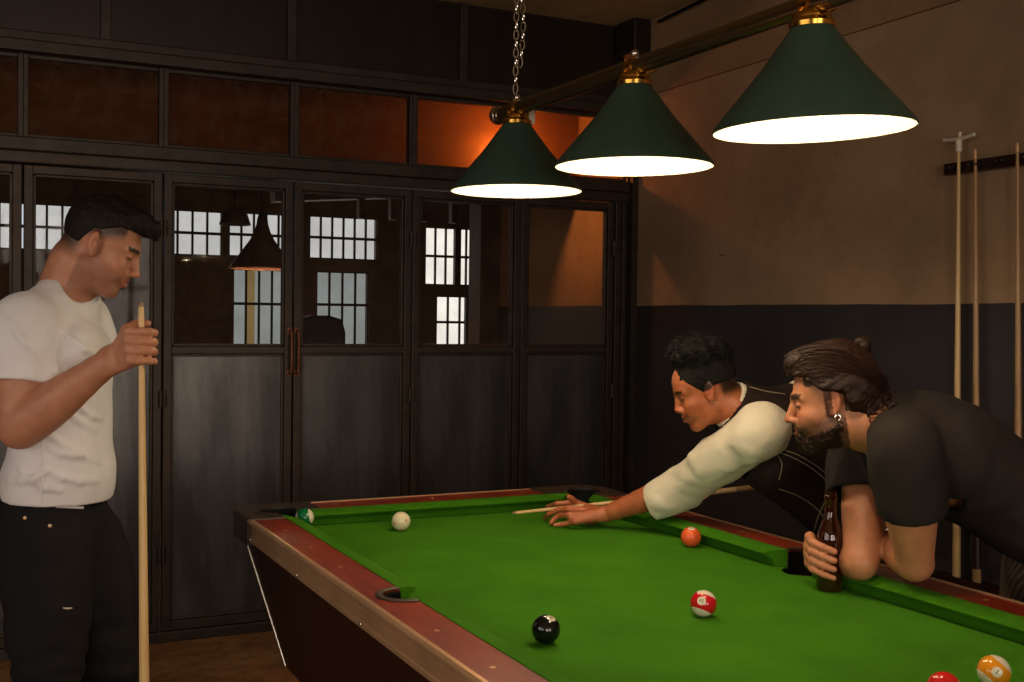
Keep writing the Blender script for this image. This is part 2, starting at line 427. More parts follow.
struct(box('wall_far_return', (XR + .12, 6.6, 0), (8.1, 6.75, 3.2), 'dark_wall'))
# timber bulkhead hanging in the next room
def bulk(x0, x1, y0, y1, z0, z1, n, a='trim'):
    m = MB(); k = int((x1 - x0) / .32) + 1
    for i in range(k):
        xa, xb = x0 + (x1 - x0) * i / k, x0 + (x1 - x0) * (i + 1) / k
        m.box((xa + .003, y0, z0), (xb - .003, y1, z1), .004)
    return m
struct(MB().box((XL, 5.62, 2.21), (XR, 5.66, 3.1)).obj('trim_9', 'board'), 'varnished board bulkhead behind the transom windows')
struct(box('trim_10', (XL, 5.58, 2.15), (XR, 5.70, 2.21), 'timber'), 'dark timber edge under the board bulkhead')
m = MB()
for x in (2.62, 2.86, 3.1, 3.34): m.box((x, 7.8, 2.12), (x + .045, 7.86, 3.1))
m.box((2.0, 7.78, 2.36), (5.6, 7.92, 2.44), 0, Matrix.Rotation(R_(-5), 3, 'Y'))
struct(m.obj('trim_11', 'timber'), 'dark roof timbers in the next room')
struct(box('trim_12', (XR - .14, 6.62, 0), (XR + .1, 6.8, 3.1), 'timber'), 'timber post at the end of the side wall')
# pendant lamp beyond the glass
p = at(262, 268, 7.0)
r = empty('pendant_lamp', p); tag(r, 'dark conical pendant lamp seen through the glass of the door with the copper handle', 'lamp')
MB().lathe([(.035, .27), (.05, .22), (.075, .17), (.19, .012), (.195, 0), (.190, -.002), (.07, .16), (.03, .262)], 40, cap=False).obj('lamp_shade', 'lampshade_brown', r, True)
MB().lathe([(.193, .004), (.199, .004), (.199, -.006), (.193, -.006)], 40, cap=False).obj('rim', 'board', r, True)
L = bpy.data.lights.new('pendant_glow', 'POINT'); L.energy = 26; L.color = (1, .68, .44); L.shadow_soft_size = .04
o = bpy.data.objects.new('pendant_glow', L); COL.objects.link(o); o.location = p + np.array([0, 0, .06])
MB().sphere((0, 0, .09), .03, 20, 12).obj('light_bulb', 'bulb_warm', r, True)
MB().lathe([(0, .34), (.02, .34), (.032, .30), (.036, .26), (0, .26)], 20).obj('lamp_cap', 'steel_frame', r, True)
MB().tube([(0, 0, .33), (0, 0, 3.09 - p[2])], .006, 8).obj('cord', 'rubber', r)
p = at(235, 225, 8.0)
r = empty('pendant_lamp', p); tag(r, 'small flat-topped hanging shade silhouetted against the far window', 'lamp')
MB().lathe([(0, .11), (.075, .11), (.11, 0), (.104, 0), (.07, .103), (0, .103)], 32, cap=False).obj('lamp_shade', 'lampshade_brown', r, True)
MB().tube([(0, 0, .105), (0, 0, 3.09 - p[2])], .006, 8).obj('cord', 'rubber', r)
# armchair form put in for a dark silhouette in the glass
p = at(331, 345, 8.6)
r = empty('armchair', (p[0], p[1], 0)); tag(r, 'dark rounded armchair in the next room below the barred windows', 'armchair')
MB().box((-.3, -.3, .12), (.3, .3, .45), .06).obj('seat', 'dark_cloth', r, True)
MB().box((-.22, .18, .4), (.18, .34, 1.42), .13).obj('backrest', 'dark_cloth', r, True)
for s in (-1, 1):
    MB().box((s * .3 - .06, -.3, .12), (s * .3 + .06, .25, .68), .05).obj('armrest', 'dark_cloth', r, True)
for a in (-1, 1):
    for b in (-1, 1): MB().box((a * .25 - .02, b * .25 - .02, 0), (a * .25 + .02, b * .25 + .02, .14)).obj('leg', 'timber', r)
# warm light added behind the transoms to give the orange glow
p = (2.72, 5.585, 2.34)
r = empty('added_wall_light', p); tag(r, 'small warm light added behind the transom next to the first green lamp for an orange glow', 'lamp')
MB().lathe([(0, 0), (.035, 0), (.035, .012), (.02, .02), (0, .02)], 20, axis=(0, -1, 0)).obj('wall_plate', 'brass', r, True)
MB().sphere((0, -.05, 0), .022, 20, 12, (1, 1, 1.2)).obj('light_bulb', 'bulb_warm', r, True)

# ================================================================ pool table
TX0, TX1, TY0, TY1, ZR, ZB = .779, 2.074, 1.03, 3.54, .825, .78
WX0, WX1, WY0, WY1 = .888, 1.967, 1.165, 3.402     # inner wood edge
NX0, NX1, NY0, NY1 = .938, 1.912, 1.22, 3.33        # cushion noses
YMID = 2.285
tb = empty('pool_table', ((TX0 + TX1) / 2, YMID, 0))
tag(tb, 'mahogany pool table with bright green cloth under the three green lamps', 'pool table')
TP = Vector(tb.location)
def tobj(m, name, mat, parent=tb, smooth=False):
    o = m.obj(name, mat, None, smooth)
    o.data.transform(Matrix.Translation(-TP)); o.parent = parent; return o
corner_c = [(WX0 + .005, WY0 + .005), (WX1 - .005, WY0 + .005), (WX0 + .005, WY1 - .005), (WX1 - .005, WY1 - .005)]
pk = [(x + (.002 if x < 1.4 else -.002), y, .062) for x, y in corner_c] + [(WX0 - .006, YMID, .055), (WX1 + .006, YMID, .055)]
cut = []
for x, y, rr in pk:
    c = MB().lathe([(rr, .5), (rr, .9)], 40, (x, y, 0)).obj('cut', None); cut.append(c)
# rails: wood boards, one per side
CS = .255
def rail(poly, name='rail'):
    o = MB().prism(poly, .765, ZR).bevel_all(.0015, 1).obj(name, 'mahogany')
    boolean(o, cut); o.data.transform(Matrix.Translation(-TP)); o.parent = tb
    return o
rail([(TX0 + .012, TY0 + CS), (WX0, TY0 + CS), (WX0, TY1 - CS), (TX0 + .012, TY1 - CS)])
rail([(WX1, TY0 + CS), (TX1 - .012, TY0 + CS), (TX1 - .012, TY1 - CS), (WX1, TY1 - CS)])
rail([(TX0 + CS, TY0 + .012), (TX1 - CS, TY0 + .012), (TX1 - CS, WY0), (TX0 + CS, WY0)])
rail([(TX0 + CS, WY1), (TX1 - CS, WY1), (TX1 - CS, TY1 - .012), (TX0 + CS, TY1 - .012)])
# corner castings: rounded L shape with pocket hole
def casting(ix, iy):
    X = TX0 if ix < 0 else TX1; Y = TY0 if iy < 0 else TY1
    wx = WX0 if ix < 0 else WX1; wy = WY0 if iy < 0 else WY1
    X -= ix * -.004; Y -= iy * -.004
    rr = .085; pts = [(X - ix * CS, wy)]
    pts.append((X - ix * CS, Y))
    cxx, cyy = X - ix * rr, Y - iy * rr
    for k in range(9):
        a = math.pi / 2 * k / 8; pts.append((cxx + ix * rr * math.sin(a), cyy + iy * rr * math.cos(a)))
    pts.append((X, Y - iy * CS)); pts.append((wx, Y - iy * CS)); pts.append((wx, wy))
    area = sum(pts[i][0] * pts[(i + 1) % len(pts)][1] - pts[(i + 1) % len(pts)][0] * pts[i][1] for i in range(len(pts)))
    if area < 0: pts.reverse()
    m = MB().prism(pts, .752, ZR + .004)
    es = [e for e in m.bm.edges if abs(e.verts[0].co.z - e.verts[1].co.z) < 1e-6 and (e.verts[0].co.z > .8)]
    bmesh.ops.bevel(m.bm, geom=es, offset=.007, segments=3, affect='EDGES', profile=.5)
    o = m.obj('corner_casting', 'casting'); boolean(o, cut)
    for p_ in o.data.polygons: p_.use_smooth = False
    o.data.transform(Matrix.Translation(-TP)); o.parent = tb
for ix in (-1, 1):
    for iy in (-1, 1): casting(ix, iy)
# cloth bed
o = MB().box((WX0 - .02, WY0 - .02, .745), (WX1 + .02, WY1 + .02, ZB)).obj('cloth_bed', 'baize'); boolean(o, cut)
o.data.transform(Matrix.Translation(-TP)); o.parent = tb
# cushions
def cushion(p0, p1, inward, s0, s1):
    """p0,p1 back line ends (x,y); inward unit (x,y); s0,s1 slant lengths of the nose at each end"""
    p0 = Vector((*p0, 0)); p1 = Vector((*p1, 0)); d = (p1 - p0).normalized(); n = Vector((*inward, 0)); w = abs(NX0 - WX0)
    prof = [(0, .7815), (0, ZR + .002), (.25 * w, ZR + .001), (.7 * w, ZR - .003), (w - .003, ZR - .007), (w, ZR - .011), (w - .004, ZR - .016), (w - .02, ZR - .026), (w - .024, .7815)]
    N = 24; rings = []
    L = (p1 - p0).length
    for i in range(N + 1):
        t = i / N; ring = []
        for q, z in prof:
            a0 = s0 * (q / w) ** 1.0; a1 = L - s1 * (q / w)
            pos = a0 + (a1 - a0) * t
            # round the jaw
            ring.append(p0 + d * pos + n * q + Vector((0, 0, z)))
        rings.append(ring)
    m = MB().rings(rings); return tobj(m, 'cushion', 'baize', smooth=True)
cg, mg = .062, .0545
for X, n in ((WX0, 1), (WX1, -1)):
    cushion((X, WY0 + cg), (X, YMID - mg), (n, 0), .05, .035)
    cushion((X, YMID + mg), (X, WY1 - cg), (n, 0), .035, .05)
for Y, n in ((WY0, 1), (WY1, -1)): cushion((WX0 + cg, Y), (WX1 - cg, Y), (0, n), .05, .05)
# pocket liners and rings
for k, (x, y, rr) in enumerate(pk):
    liner = MB().lathe([(rr - .001, .70), (rr - .001, ZR - .004 if k > 3 else ZR), (rr - .006, ZR - .008), (rr - .006, .70)], 40, (x, y, 0), cap=False)
    # open the side that faces the play field
    o = liner.obj('pocket', 'rubber', None, True)
    ctr = Vector((1.426, 2.285)); dx, dy = ctr.x - x, (ctr.y - y) if k < 4 else 0
    l = math.hypot(dx, dy); dx /= l; dy /= l
    if k < 4: dx = .7 * (1 if dx > 0 else -1); dy = .7 * (1 if dy > 0 else -1)
    hw = .052 if k < 4 else .085
    c = MB().box((-.2, -hw, ZB - .002), (.2, hw, .95), 0).obj('cut2', None)
    c.data.transform(Matrix.Translation((x + dx * (.2 + (.022 if k < 4 else .006)), y + dy * (.2 + (.022 if k < 4 else .006)), 0)) @ Matrix.Rotation(math.atan2(dy, dx), 4, 'Z'))
    boolean(o, [c]); kill([c])
    o.data.transform(Matrix.Translation(-TP)); o.parent = tb
    # bag bottom
    b = MB().lathe([(0, .655), (rr - .012, .655), (rr - .001, .67), (rr - .001, .70), (rr - .006, .70), (rr - .02, .664), (0, .664)], 32, (x, y, 0), cap=False)
    bb = b.obj('pocket_cup', 'rubber', None, True); bb.data.transform(Matrix.Translation(-TP)); bb.parent = tb
    # top ring, horseshoe
    a0 = math.atan2(dy, dx); op = R_(88) if k > 3 else R_(60)
    pts = [Vector((x + (rr + .004) * math.cos(a0 + op + (2 * math.pi - 2 * op) * i / 30), y + (rr + .004) * math.sin(a0 + op + (2 * math.pi - 2 * op) * i / 30), ZR + (.002 if k > 3 else .0055))) for i in range(31)]
    rg = MB().tube(pts, .0085, 10, flat=.35); tobj(rg, 'pocket_ring', 'casting', smooth=True)
# aluminium trim: extruded profile with grooves, along all four sides
prof = [(0, .0025)] + [(.0075 + .0085 * math.sin(R_(a)), -.006 + .0085 * math.cos(R_(a))) for a in range(-10, 171, 15)] + [(.007, -.017), (.007, -.026), (.0095, -.0275), (.0095, -.033), (.007, -.0345), (.007, -.042), (.0095, -.0435), (.0095, -.049), (.0125, -.052), (.013, -.060), (.009, -.064), (0, -.064)]
def trim(a, b, n):
    a = Vector((*a, ZR)); b = Vector((*b, ZR)); n = Vector((*n, 0))
    rings = [[p + n * (q - .0025) + Vector((0, 0, z)) for q, z in prof] for p in (a, b)]
    o = tobj(MB().rings(rings), 'metal_trim', 'trim')
    L = (b - a).length; k = max(2, int(L / .42))
    for i in range(k + 1):
        p = a.lerp(b, (i + .03) / (k + .06)) + n * .012 + Vector((0, 0, -.052))
        tobj(MB().lathe([(0, 0), (.0045, 0), (.004, .0018), (0, .0028)], 12, p, axis=n), 'screw', 'steel_bright', parent=o)
trim((TX0 + .012, TY0 + CS), (TX0 + .012, TY1 - CS), (-1, 0)); trim((TX1 - .012, TY0 + CS), (TX1 - .012, TY1 - CS), (1, 0))
trim((TX0 + CS, TY0 + .012), (TX1 - CS, TY0 + .012), (0, -1)); trim((TX0 + CS, TY1 - .012), (TX1 - CS, TY1 - .012), (0, 1))
# wood screws on the rail top
for xx, yy in [(x_, y_) for y_ in (1.5, 1.75, 2.0, 2.6, 2.85, 3.1) for x_ in (.835, 2.02)] + [(1.1, 3.475), (1.43, 3.475), (1.76, 3.475)]:
    tobj(MB().lathe([(0, 0), (.006, 0), (.0055, .0007), (0, .001)], 12, (xx, yy, ZR)), 'rail_dot', 'trim')
# tapered cabinet
def ringz(x0, x1, y0, y1, z): return [(x0, y0, z), (x1, y0, z), (x1, y1, z), (x0, y1, z)]
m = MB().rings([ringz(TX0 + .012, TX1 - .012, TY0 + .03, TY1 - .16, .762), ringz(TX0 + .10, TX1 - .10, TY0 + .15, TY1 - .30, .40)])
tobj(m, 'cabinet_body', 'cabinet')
for X, X2 in ((TX0 + .012, TX0 + .10), (TX1 - .012, TX1 - .10)):
    tobj(MB().tube([(X, TY1 - .159, .756), (X2, TY1 - .299, .402)], .003, 6), 'edge_strip', 'steel_bright')
for xx in (TX0 + .24, TX1 - .24):
    for yy in (TY0 + .4, TY1 - .6):
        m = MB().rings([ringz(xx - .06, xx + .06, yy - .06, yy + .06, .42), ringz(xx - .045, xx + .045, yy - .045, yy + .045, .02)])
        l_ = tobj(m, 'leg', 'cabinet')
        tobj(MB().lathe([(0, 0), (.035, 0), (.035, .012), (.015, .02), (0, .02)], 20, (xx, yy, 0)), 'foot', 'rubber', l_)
kill(cut)

# ---------------------------------------------------------------- balls
def m_ball(name, col, stripe, num_rot, digits=None):
    s = NT(name); c = s.n('ShaderNodeTexCoord'); sep = s.n('ShaderNodeSeparateXYZ'); s.l(c.outputs['Object'], sep.inputs[0])
    base = lin(col); ivory = lin((238, 226, 196)); a = base
    if stripe:
        ab = s.n('ShaderNodeMath', operation='ABSOLUTE'); s.l(sep.outputs['Z'], ab.inputs[0])
        lt = s.n('ShaderNodeMath', operation='LESS_THAN'); s.l(ab.outputs[0], lt.inputs[0]); lt.inputs[1].default_value = .0165
        a = s.mix(lt.outputs[0], ivory, base)
    if digits is not None:
        # white disc round +X / -X
        yz = s.n('ShaderNodeMath', operation='POWER'); s.l(sep.outputs['Y'], yz.inputs[0]); yz.inputs[1].default_value = 2
        z2 = s.n('ShaderNodeMath', operation='POWER'); s.l(sep.outputs['Z'], z2.inputs[0]); z2.inputs[1].default_value = 2
        sm = s.n('ShaderNodeMath', operation='ADD'); s.l(yz.outputs[0], sm.inputs[0]); s.l(z2.outputs[0], sm.inputs[1])
        lt = s.n('ShaderNodeMath', operation='LESS_THAN'); s.l(sm.outputs[0], lt.inputs[0]); lt.inputs[1].default_value = .0092 ** 2
        a = s.mix(lt.outputs[0], a, ivory)
    if isinstance(a, tuple): s.b.inputs['Base Color'].default_value = a
    else: s.set(Base_Color=a)
    s.set(Roughness=s.fr(s.noise(s.coord(), 60), .1, .2), Coat_Weight=.3); s.b.inputs['Coat Roughness'].default_value = .05
    return s.m
RB = .0286
SEG = {'0': 'abcdef', '1': 'bc', '2': 'abged', '8': 'abcdefg'}
def numeral(ball, text, size=.011):
    m = bpy.data.curves.new('number', 'FONT'); m.body = text; m.size = size; m.align_x = 'CENTER'; m.align_y = 'CENTER'; m.extrude = 0; m.offset = .0002
    o = bpy.data.objects.new('number', m); COL.objects.link(o)
    dg = bpy.context.evaluated_depsgraph_get(); dg.update(); me = bpy.data.meshes.new_from_object(o.evaluated_get(dg)); bpy.data.objects.remove(o)
    bm = bmesh.new(); bm.from_mesh(me); bmesh.ops.subdivide_edges(bm, edges=bm.edges, cuts=2, use_grid_fill=True)
    for v in bm.verts:
        y, z = v.co.x, v.co.y; v.co = Vector((math.sqrt((RB + .0001) ** 2 - y * y - z * z), y, z))
    bm.to_mesh(me); bm.free()
    q = link('number', me, 'rubber', ball); return q
def ball(px, py, mat, label, facing=None, roll=0, digits=None, pos=None, cat='pool ball'):
    if pos is None:
        d = ROT @ _ray(px, py); t_ = (ZB + RB - CAM[2]) / d[2]; p = CAM + d * t_
    else: p = np.array(pos)
    o = MB().sphere((0, 0, 0), RB, 48, 32).obj('pool_ball', mat, None); 
    for f_ in o.data.polygons: f_.use_smooth = True
    o.location = (p[0], p[1], ZB + RB + .0003)
    if facing is not None:
        X = Vector(facing).normalized(); q = Vector((1, 0, 0)).rotation_difference(X); o.rotation_mode = 'QUATERNION'
        from mathutils import Quaternion
        o.rotation_quaternion = Quaternion(X, roll) @ q
    if digits: numeral(o, digits)
    tag(o, label, cat, 'balls on the green cloth'); return o
def camdir(r, u, t): return tuple(CR * r + CU * u + CT * t)
MAT['b_cue'] = m_ball('ball_ivory', (236, 224, 184), False, 0)
MAT['b_orange'] = m_ball('ball_orange', (236, 96, 50), False, 0, '5')
MAT['b_black'] = m_ball('ball_black', (16, 15, 16), False, 0, '8')
MAT['b_stripe'] = m_ball('ball_red_stripe', (206, 28, 34), True, 0, '11')
MAT['b_yellow'] = m_ball('ball_amber_stripe', (238, 152, 30), True, 0, '1')
MAT['b_red'] = m_ball('ball_red', (214, 40, 36), False, 0)
MAT['b_green'] = m_ball('ball_green_stripe', (10, 104, 62), True, 0)
cb = ball(401, 521.3, 'b_cue', 'ivory cue ball with tiny red dots near the far rail')
for r_, u_ in ((-.58, -.12), (.62, .22), (.05, -.8)):
    t_ = math.sqrt(max(0, 1 - r_ * r_ - u_ * u_)); v = Vector(camdir(r_, u_, t_)).normalized()
    MB().lathe([(0, 0), (.003, -.0001), (.003, -.001), (0, -.001)], 12, v * (RB + .0002), axis=v).obj('dot', 'b_red', cb)
ball(691, 537, 'b_orange', 'solid orange ball closest to the right cushion', camdir(.0, .93, .35), 0, '5')
ball(546, 629.5, 'b_black', 'black eight ball on the near left of the cloth', camdir(.35, .86, .3), .5, '8')
ball(703.5, 603.5, 'b_stripe', 'red striped ball with white sides in mid table', camdir(-.30, .40, .87), -1.2, '11')
ball(994, 671.5, 'b_yellow', 'amber striped ball with white side at the lower right corner', camdir(-.20, .22, .95), -1.2, '1')
ball(944, 689, 'b_red', 'solid red ball cut off by the bottom of the photo')
ball(304.5, 517.5, 'b_green', 'green ball with a white side at the mouth of the far left pocket', camdir(.1, -.1, 1), 1.9)
# chalk mark scratches stay in the cloth material
# ================================================================ lamp fixture
LX = 1.425
fx = empty('billiard_light', (LX, 2.25, 2.01))
tag(fx, 'long bar billiard light with three dark green cone shades hung on a chain', 'lamp')
FP = Vector(fx.location)
def fobj(m, name, mat, parent=fx, smooth=True):
    o = m.obj(name, mat, None, smooth); o.data.transform(Matrix.Translation(-FP)); o.parent = parent; return o
fobj(MB().tube([(LX, 2.985, 2.01), (LX, 1.2, 2.01)], .020, 28), 'bar', 'bar')
fobj(MB().lathe([(0, 0), (.012, 0), (.021, .006), (.027, .018), (.025, .03), (.0215, .034), (.0215, .05), (0, .05)], 24, (LX, 3.02, 2.01), axis=(0, -1, 0)), 'end_cap', 'chrome')
fobj(MB().lathe([(0, 0), (.012, 0), (.021, .006), (.024, .018), (.02, .03), (.0165, .034), (.0165, .05), (0, .05)], 24, (LX, 1.17, 2.01), axis=(0, 1, 0)), 'end_cap', 'chrome')
LY = [2.875, 2.262, 1.656]
ZRIM = 1.782
for i, y in enumerate(LY):
    R0 = .184
    sh = MB().lathe([(.036, .190), (.0375, .186), (R0 * .5, .112), (R0 - .002, .006), (R0, 0), (R0 + .0015, -.003), (R0 - .001, -.004)], 72, (LX, y, ZRIM), cap=False)
    so = fobj(sh, 'lamp_shade', 'shade')
    fobj(MB().lathe([(R0 - .001, -.0035), (R0 - .004, .004), (R0 * .5 - .002, .108), (.034, .184), (0, .186)], 72, (LX, y, ZRIM), cap=False), 'shade_lining', 'shade_in', so)
    fobj(MB().lathe([(0, .186), (.0415, .184), (.043, .192), (.038, .199), (.036, .201), (.036, .206), (.03, .214), (.018, .221), (.012, .224), (.012, .232), (0, .232)], 36, (LX, y, ZRIM), cap=False), 'brass_cap', 'brass', so)
    # collar round the bar, wing screws and knob on top
    k = MB().lathe([(.0205, -.012), (.0235, -.012), (.0235, .012), (.0205, .012)], 24, (LX, y, 2.01), axis=(0, 1, 0), cap=False)
    fobj(k, 'collar', 'brass', so)
    k = MB().tube([(LX + .03, y, 2.0), (LX + .045, y - .008, 2.006), (LX + .055, y - .006, 2.008)], [.004, .007, .003], 10); k.tube([(LX - .03, y, 2.0), (LX, y, 1.995), (LX + .03, y, 2.0)], .004, 8)
    fobj(k, 'wing_screw', 'brass', so)
    fobj(MB().tube([(LX, y, 2.024), (LX, y, 2.034)], .004, 8).sphere((LX, y, 2.041), .010, 16, 10), 'knob', 'chrome', so)
    fobj(MB().lathe([(0, .02), (.015, .02), (.017, .0), (.02, -.03), (.017, -.05), (.008, -.062), (0, -.064)], 24, (LX, y, ZRIM + .13), cap=False), 'light_bulb', 'bulb', so)
    T = Matrix.Translation((0, 0, 0)) @ Matrix.Rotation(R_((-.4, -.6, -2.4)[i]), 4, 'Y')
    for q in [so] + list(so.children): q.data.transform(T)
    L = bpy.data.lights.new('lamp_light', 'POINT'); L.energy = 9.5; L.color = (1, .80, .56); L.shadow_soft_size = .035
    lo = bpy.data.objects.new('lamp_light', L); COL.objects.link(lo); lo.location = (LX, y, ZRIM + .035)
# tag hanging from the first collar
fobj(MB().box((LX + .028, 2.853, ZRIM + .185), (LX + .046, 2.856, ZRIM + .235), .001), 'paper_tag', 'white_plastic')
# chain
def chain(p0, p1, name, sag=0, L=.034):
    m = MB(); p0 = Vector(p0); p1 = Vector(p1); n = int((p1 - p0).length / (L * .72)); d = (p1 - p0).normalized(); a = d.orthogonal().normalized(); b = d.cross(a)
    for i in range(n):
        c = p0.lerp(p1, (i + .5) / n); s_ = a if i % 2 else b
        if sag: c = c + Vector((sag * math.sin(math.pi * (i + .5) / n), sag * .4 * math.sin(math.pi * (i + .5) / n), 0))
        pts = []
        for k in range(14):
            t = 2 * math.pi * k / 14; pts.append(c + d * (L * .5 - .002) * math.cos(t) * (1.0) + s_ * .0068 * math.sin(t))
        m.tube(pts, .0021, 6, closed=True)
    return m
for y in (2.885, 1.30):
    c = chain((LX, y, 2.055), (LX, y, ZC - .02), 'chain'); o = fobj(c, 'chain', 'chrome')
    c = chain((LX + .012, y, 2.13), (LX + .012, y, 2.36), 'chain', .012); fobj(c, 'chain_slack', 'chrome', o)
    pts = [(LX, y + .011 * math.cos(t), 2.038 + .013 * math.sin(t)) for t in [2 * math.pi * k / 16 for k in range(16)]]
    fobj(MB().tube(pts, .0032, 8, closed=True), 'eye_bolt', 'chrome', o)
    fobj(MB().lathe([(0, 0), (.03, 0), (.03, -.006), (.012, -.02), (0, -.022)], 20, (LX, y, ZC), cap=False), 'ceiling_hook', 'steel_frame', o)

# ---------------------------------------------------------------- wall cables
def cable(pts, name, label, r=.008):
    o = MB().tube(pts, r, 8).obj(name, 'rubber', None, True); tag(o, label, 'cable'); return o
cable([(XR - .05, 4.75, ZC - .04), (XR - .05, 4.2, ZC - .015), (XR - .05, 3.5, ZC - .02), (XR - .05, 2.5, ZC - .02)], 'ceiling_cable', 'black cable running along the ceiling edge of the right wall')
# nail in the wall
p_ = (XR, 4.2, 1.93)
o = MB().lathe([(0, 0), (.003, 0), (.003, .02), (.006, .021), (.006, .024), (0, .024)], 10, (XR, 4.25, 1.72), axis=(-1, 0, 0)).obj('nail', 'steel_bright'); tag(o, 'small bright nail in the brown plaster of the right wall', 'nail')

# ---------------------------------------------------------------- cue rack
def rack(z0, z1, y0, y1, name, label, depth=.035, slots=True):
    o = MB().box((XR - depth, y0, z0), (XR - .001, y1, z1), .004).obj(name, 'rack'); 
    tag(o, label, 'cue rack')
    return o
rk = rack(1.945, 1.985, 1.35, 2.945, 'cue_rack', 'dark wooden cue rack bar on the right wall holding cue tips')
for i in range(14):
    m = MB(); y = 2.905 - i * .11; m.tube([(XR - .035, y - .014, 1.965), (XR - .052, y - .016, 1.965), (XR - .062, y - .012, 1.965)], .004, 8); m.tube([(XR - .035, y + .014, 1.965), (XR - .052, y + .016, 1.965), (XR - .062, y + .012, 1.965)], .004, 8)
    m.box((XR - .037, y - .018, 1.957), (XR - .033, y + .018, 1.973)); m.obj('clip', 'black_plastic', rk)
rb = empty('cue_shelf', (XR - .06, 2.14, .52)); tag(rb, 'low dark red wooden shelf on the right wall where the cue butts stand', 'cue rack')
MB().box((-.06, -.8, 0), (.059, .8, .022), .003).obj('shelf_board', 'cabinet', rb)
MB().box((-.07, -.8, -.03), (-.055, .8, .045), .003).obj('front_lip', 'cabinet', rb)
def cue_mesh(L=1.45, r0=.0055, r1=.0145):
    m = MB(); prof = [(0, 0), (r1 * .8, 0), (r1, .006)]
    for i in range(1, 13): t = i / 12; prof.append((r1 + (r0 - r1) * t, .006 + (L - .04) * t))
    m.lathe(prof + [(0, L - .034)], 20)
    return m
def wall_cue(y, kind, label, mat, top, zb=.543, yb=None):
    r = empty('cue', (XR - .052, y if yb is None else yb, zb)); L = top - zb
    if yb is not None: r.rotation_euler = (math.atan2(-(y - yb), L), 0, 0)
    cue_mesh(L, .0052, .0145).obj('shaft', mat, r, True)
    if kind == 'cross':
        MB().lathe([(0, L - .05), (.011, L - .05), (.011, L - .01), (0, L - .01)], 16).obj('socket', 'white_plastic', r, True)
        x = MB()
        x.tube([(-.0, -.066, L), (0, -.03, L - .004), (0, 0, L - .006), (0, .03, L - .004), (0, .066, L)], [.007, .007, .009, .007, .007], 10)
        x.tube([(0, 0, L - .02), (0, -.006, L + .018)], .006, 10)
        x.obj('cross_head', 'white_plastic', r, True)
        r.name = 'cue_rest'
    else:
        MB().lathe([(.0055, L - .034), (.0055, L - .012), (.0048, L - .004), (0, L)], 16).obj('ferrule', 'trim', r, True)
        MB().lathe([(.0147, .05), (.0152, .05), (.0152, .33), (.0143, .33)], 20, cap=False).obj('butt_grip', 'rack', r, True)
    tag(r, label, 'cue rest' if kind == 'cross' else 'cue', None if kind == 'cross' else 'cues standing in the wall rack'); return r
wall_cue(2.862, 'cross', 'pale rest stick with white cross head, leftmost on the wall rack', 'ash', 2.066, .543, 2.832)
wall_cue(2.79, 'cue', 'wall cue right next to the cross-headed rest', 'ash_dark', 2.02, .543, 2.745)
wall_cue(2.62, 'cue', 'rightmost wall cue, at the right edge of the photo', 'ash_dark', 2.02, .543, 2.575)

# ---------------------------------------------------------------- bottle
bt = at(831, 592, 2.72)
bo = empty('beer_bottle', (1.892, 2.098, ZB + .0005)); tag(bo, 'brown glass beer bottle held by the bearded man on the cloth', 'bottle')
def m_bottle():
    s = NT('amber_glass'); s.set(Base_Color=lin((96, 40, 14)), Roughness=.04, Transmission_Weight=.75, IOR=1.5, Coat_Weight=.6)
    n = s.noise(s.coord(), 30); s.l(s.mix(s.fr(n, 0, 1), lin((70, 28, 10)), lin((104, 44, 16))), s.b.inputs['Base Color'])
    return s.m
MAT['amber'] = m_bottle()
op_ = [(0, .004), (.022, .0), (.028, .002), (.0305, .008), (.031, .02), (.031, .118), (.030, .134), (.026, .148), (.020, .162), (.0155, .176), (.0138, .19), (.0132, .215), (.0135, .217), (.0155, .219), (.0155, .228), (.0138, .230), (.0138, .234), (.0145, .236), (.0132, .239), (.011, .239)]
in_ = [(.0105, .23), (.0105, .19), (.0125, .174), (.0175, .160), (.0235, .146), (.0275, .132), (.0285, .118), (.0285, .012), (0, .008)]
MB().lathe(op_ + in_, 48, cap=False).obj('bottle_glass', 'amber', bo, True)
MAT['beer'] = simple('dark_beer', (64, 22, 8), .1, 0, .1)
MB().lathe([(0, .009), (.0275, .0125), (.0275, .055), (0, .055)], 36, cap=False).obj('beer', 'beer', bo, True)

# ---------------------------------------------------------------- lights
def area(name, loc, rot, sx, sy, e, col):
    L = bpy.data.lights.new(name, 'AREA'); L.shape = 'RECTANGLE'; L.size = sx; L.size_y = sy; L.energy = e; L.color = col
    o = bpy.data.objects.new(name, L); COL.objects.link(o); o.location = loc; o.rotation_euler = rot; return o
for i, (a, b) in enumerate(wins):
    area('window_daylight', ((a + b) / 2, YB - .2, 1.7), (R_(90), 0, 0), b - a, 1.6, (85, 56)[i], (1, .94, .87))
area('window_daylight', (XL - .2, .3, 1.7), (R_(90), 0, R_(-90)), 3.6, 1.6, 50, (1, .94, .87))  # added fill through the unseen left window, aimed at the right wall
area('window_daylight', (3.0, YF - .3, 1.9), (R_(-90), 0, 0), 3.2, .8, 9, (1, .85, .7))  # added warm fill for the next room, placed before its far windows
L = bpy.data.lights.new('warm_fill', 'POINT'); L.energy = 14; L.color = (1, .38, .10); L.shadow_soft_size = .03  # added source of the orange glow on the boards and side wall
o = bpy.data.objects.new('warm_fill', L); COL.objects.link(o); o.location = (2.72, 5.48, 2.33)
w = bpy.data.worlds.new('World'); SC.world = w; w.use_nodes = True
bg = w.node_tree.nodes['Background']; bg.inputs['Color'].default_value = (.62, .72, .85, 1); bg.inputs['Strength'].default_value = .6
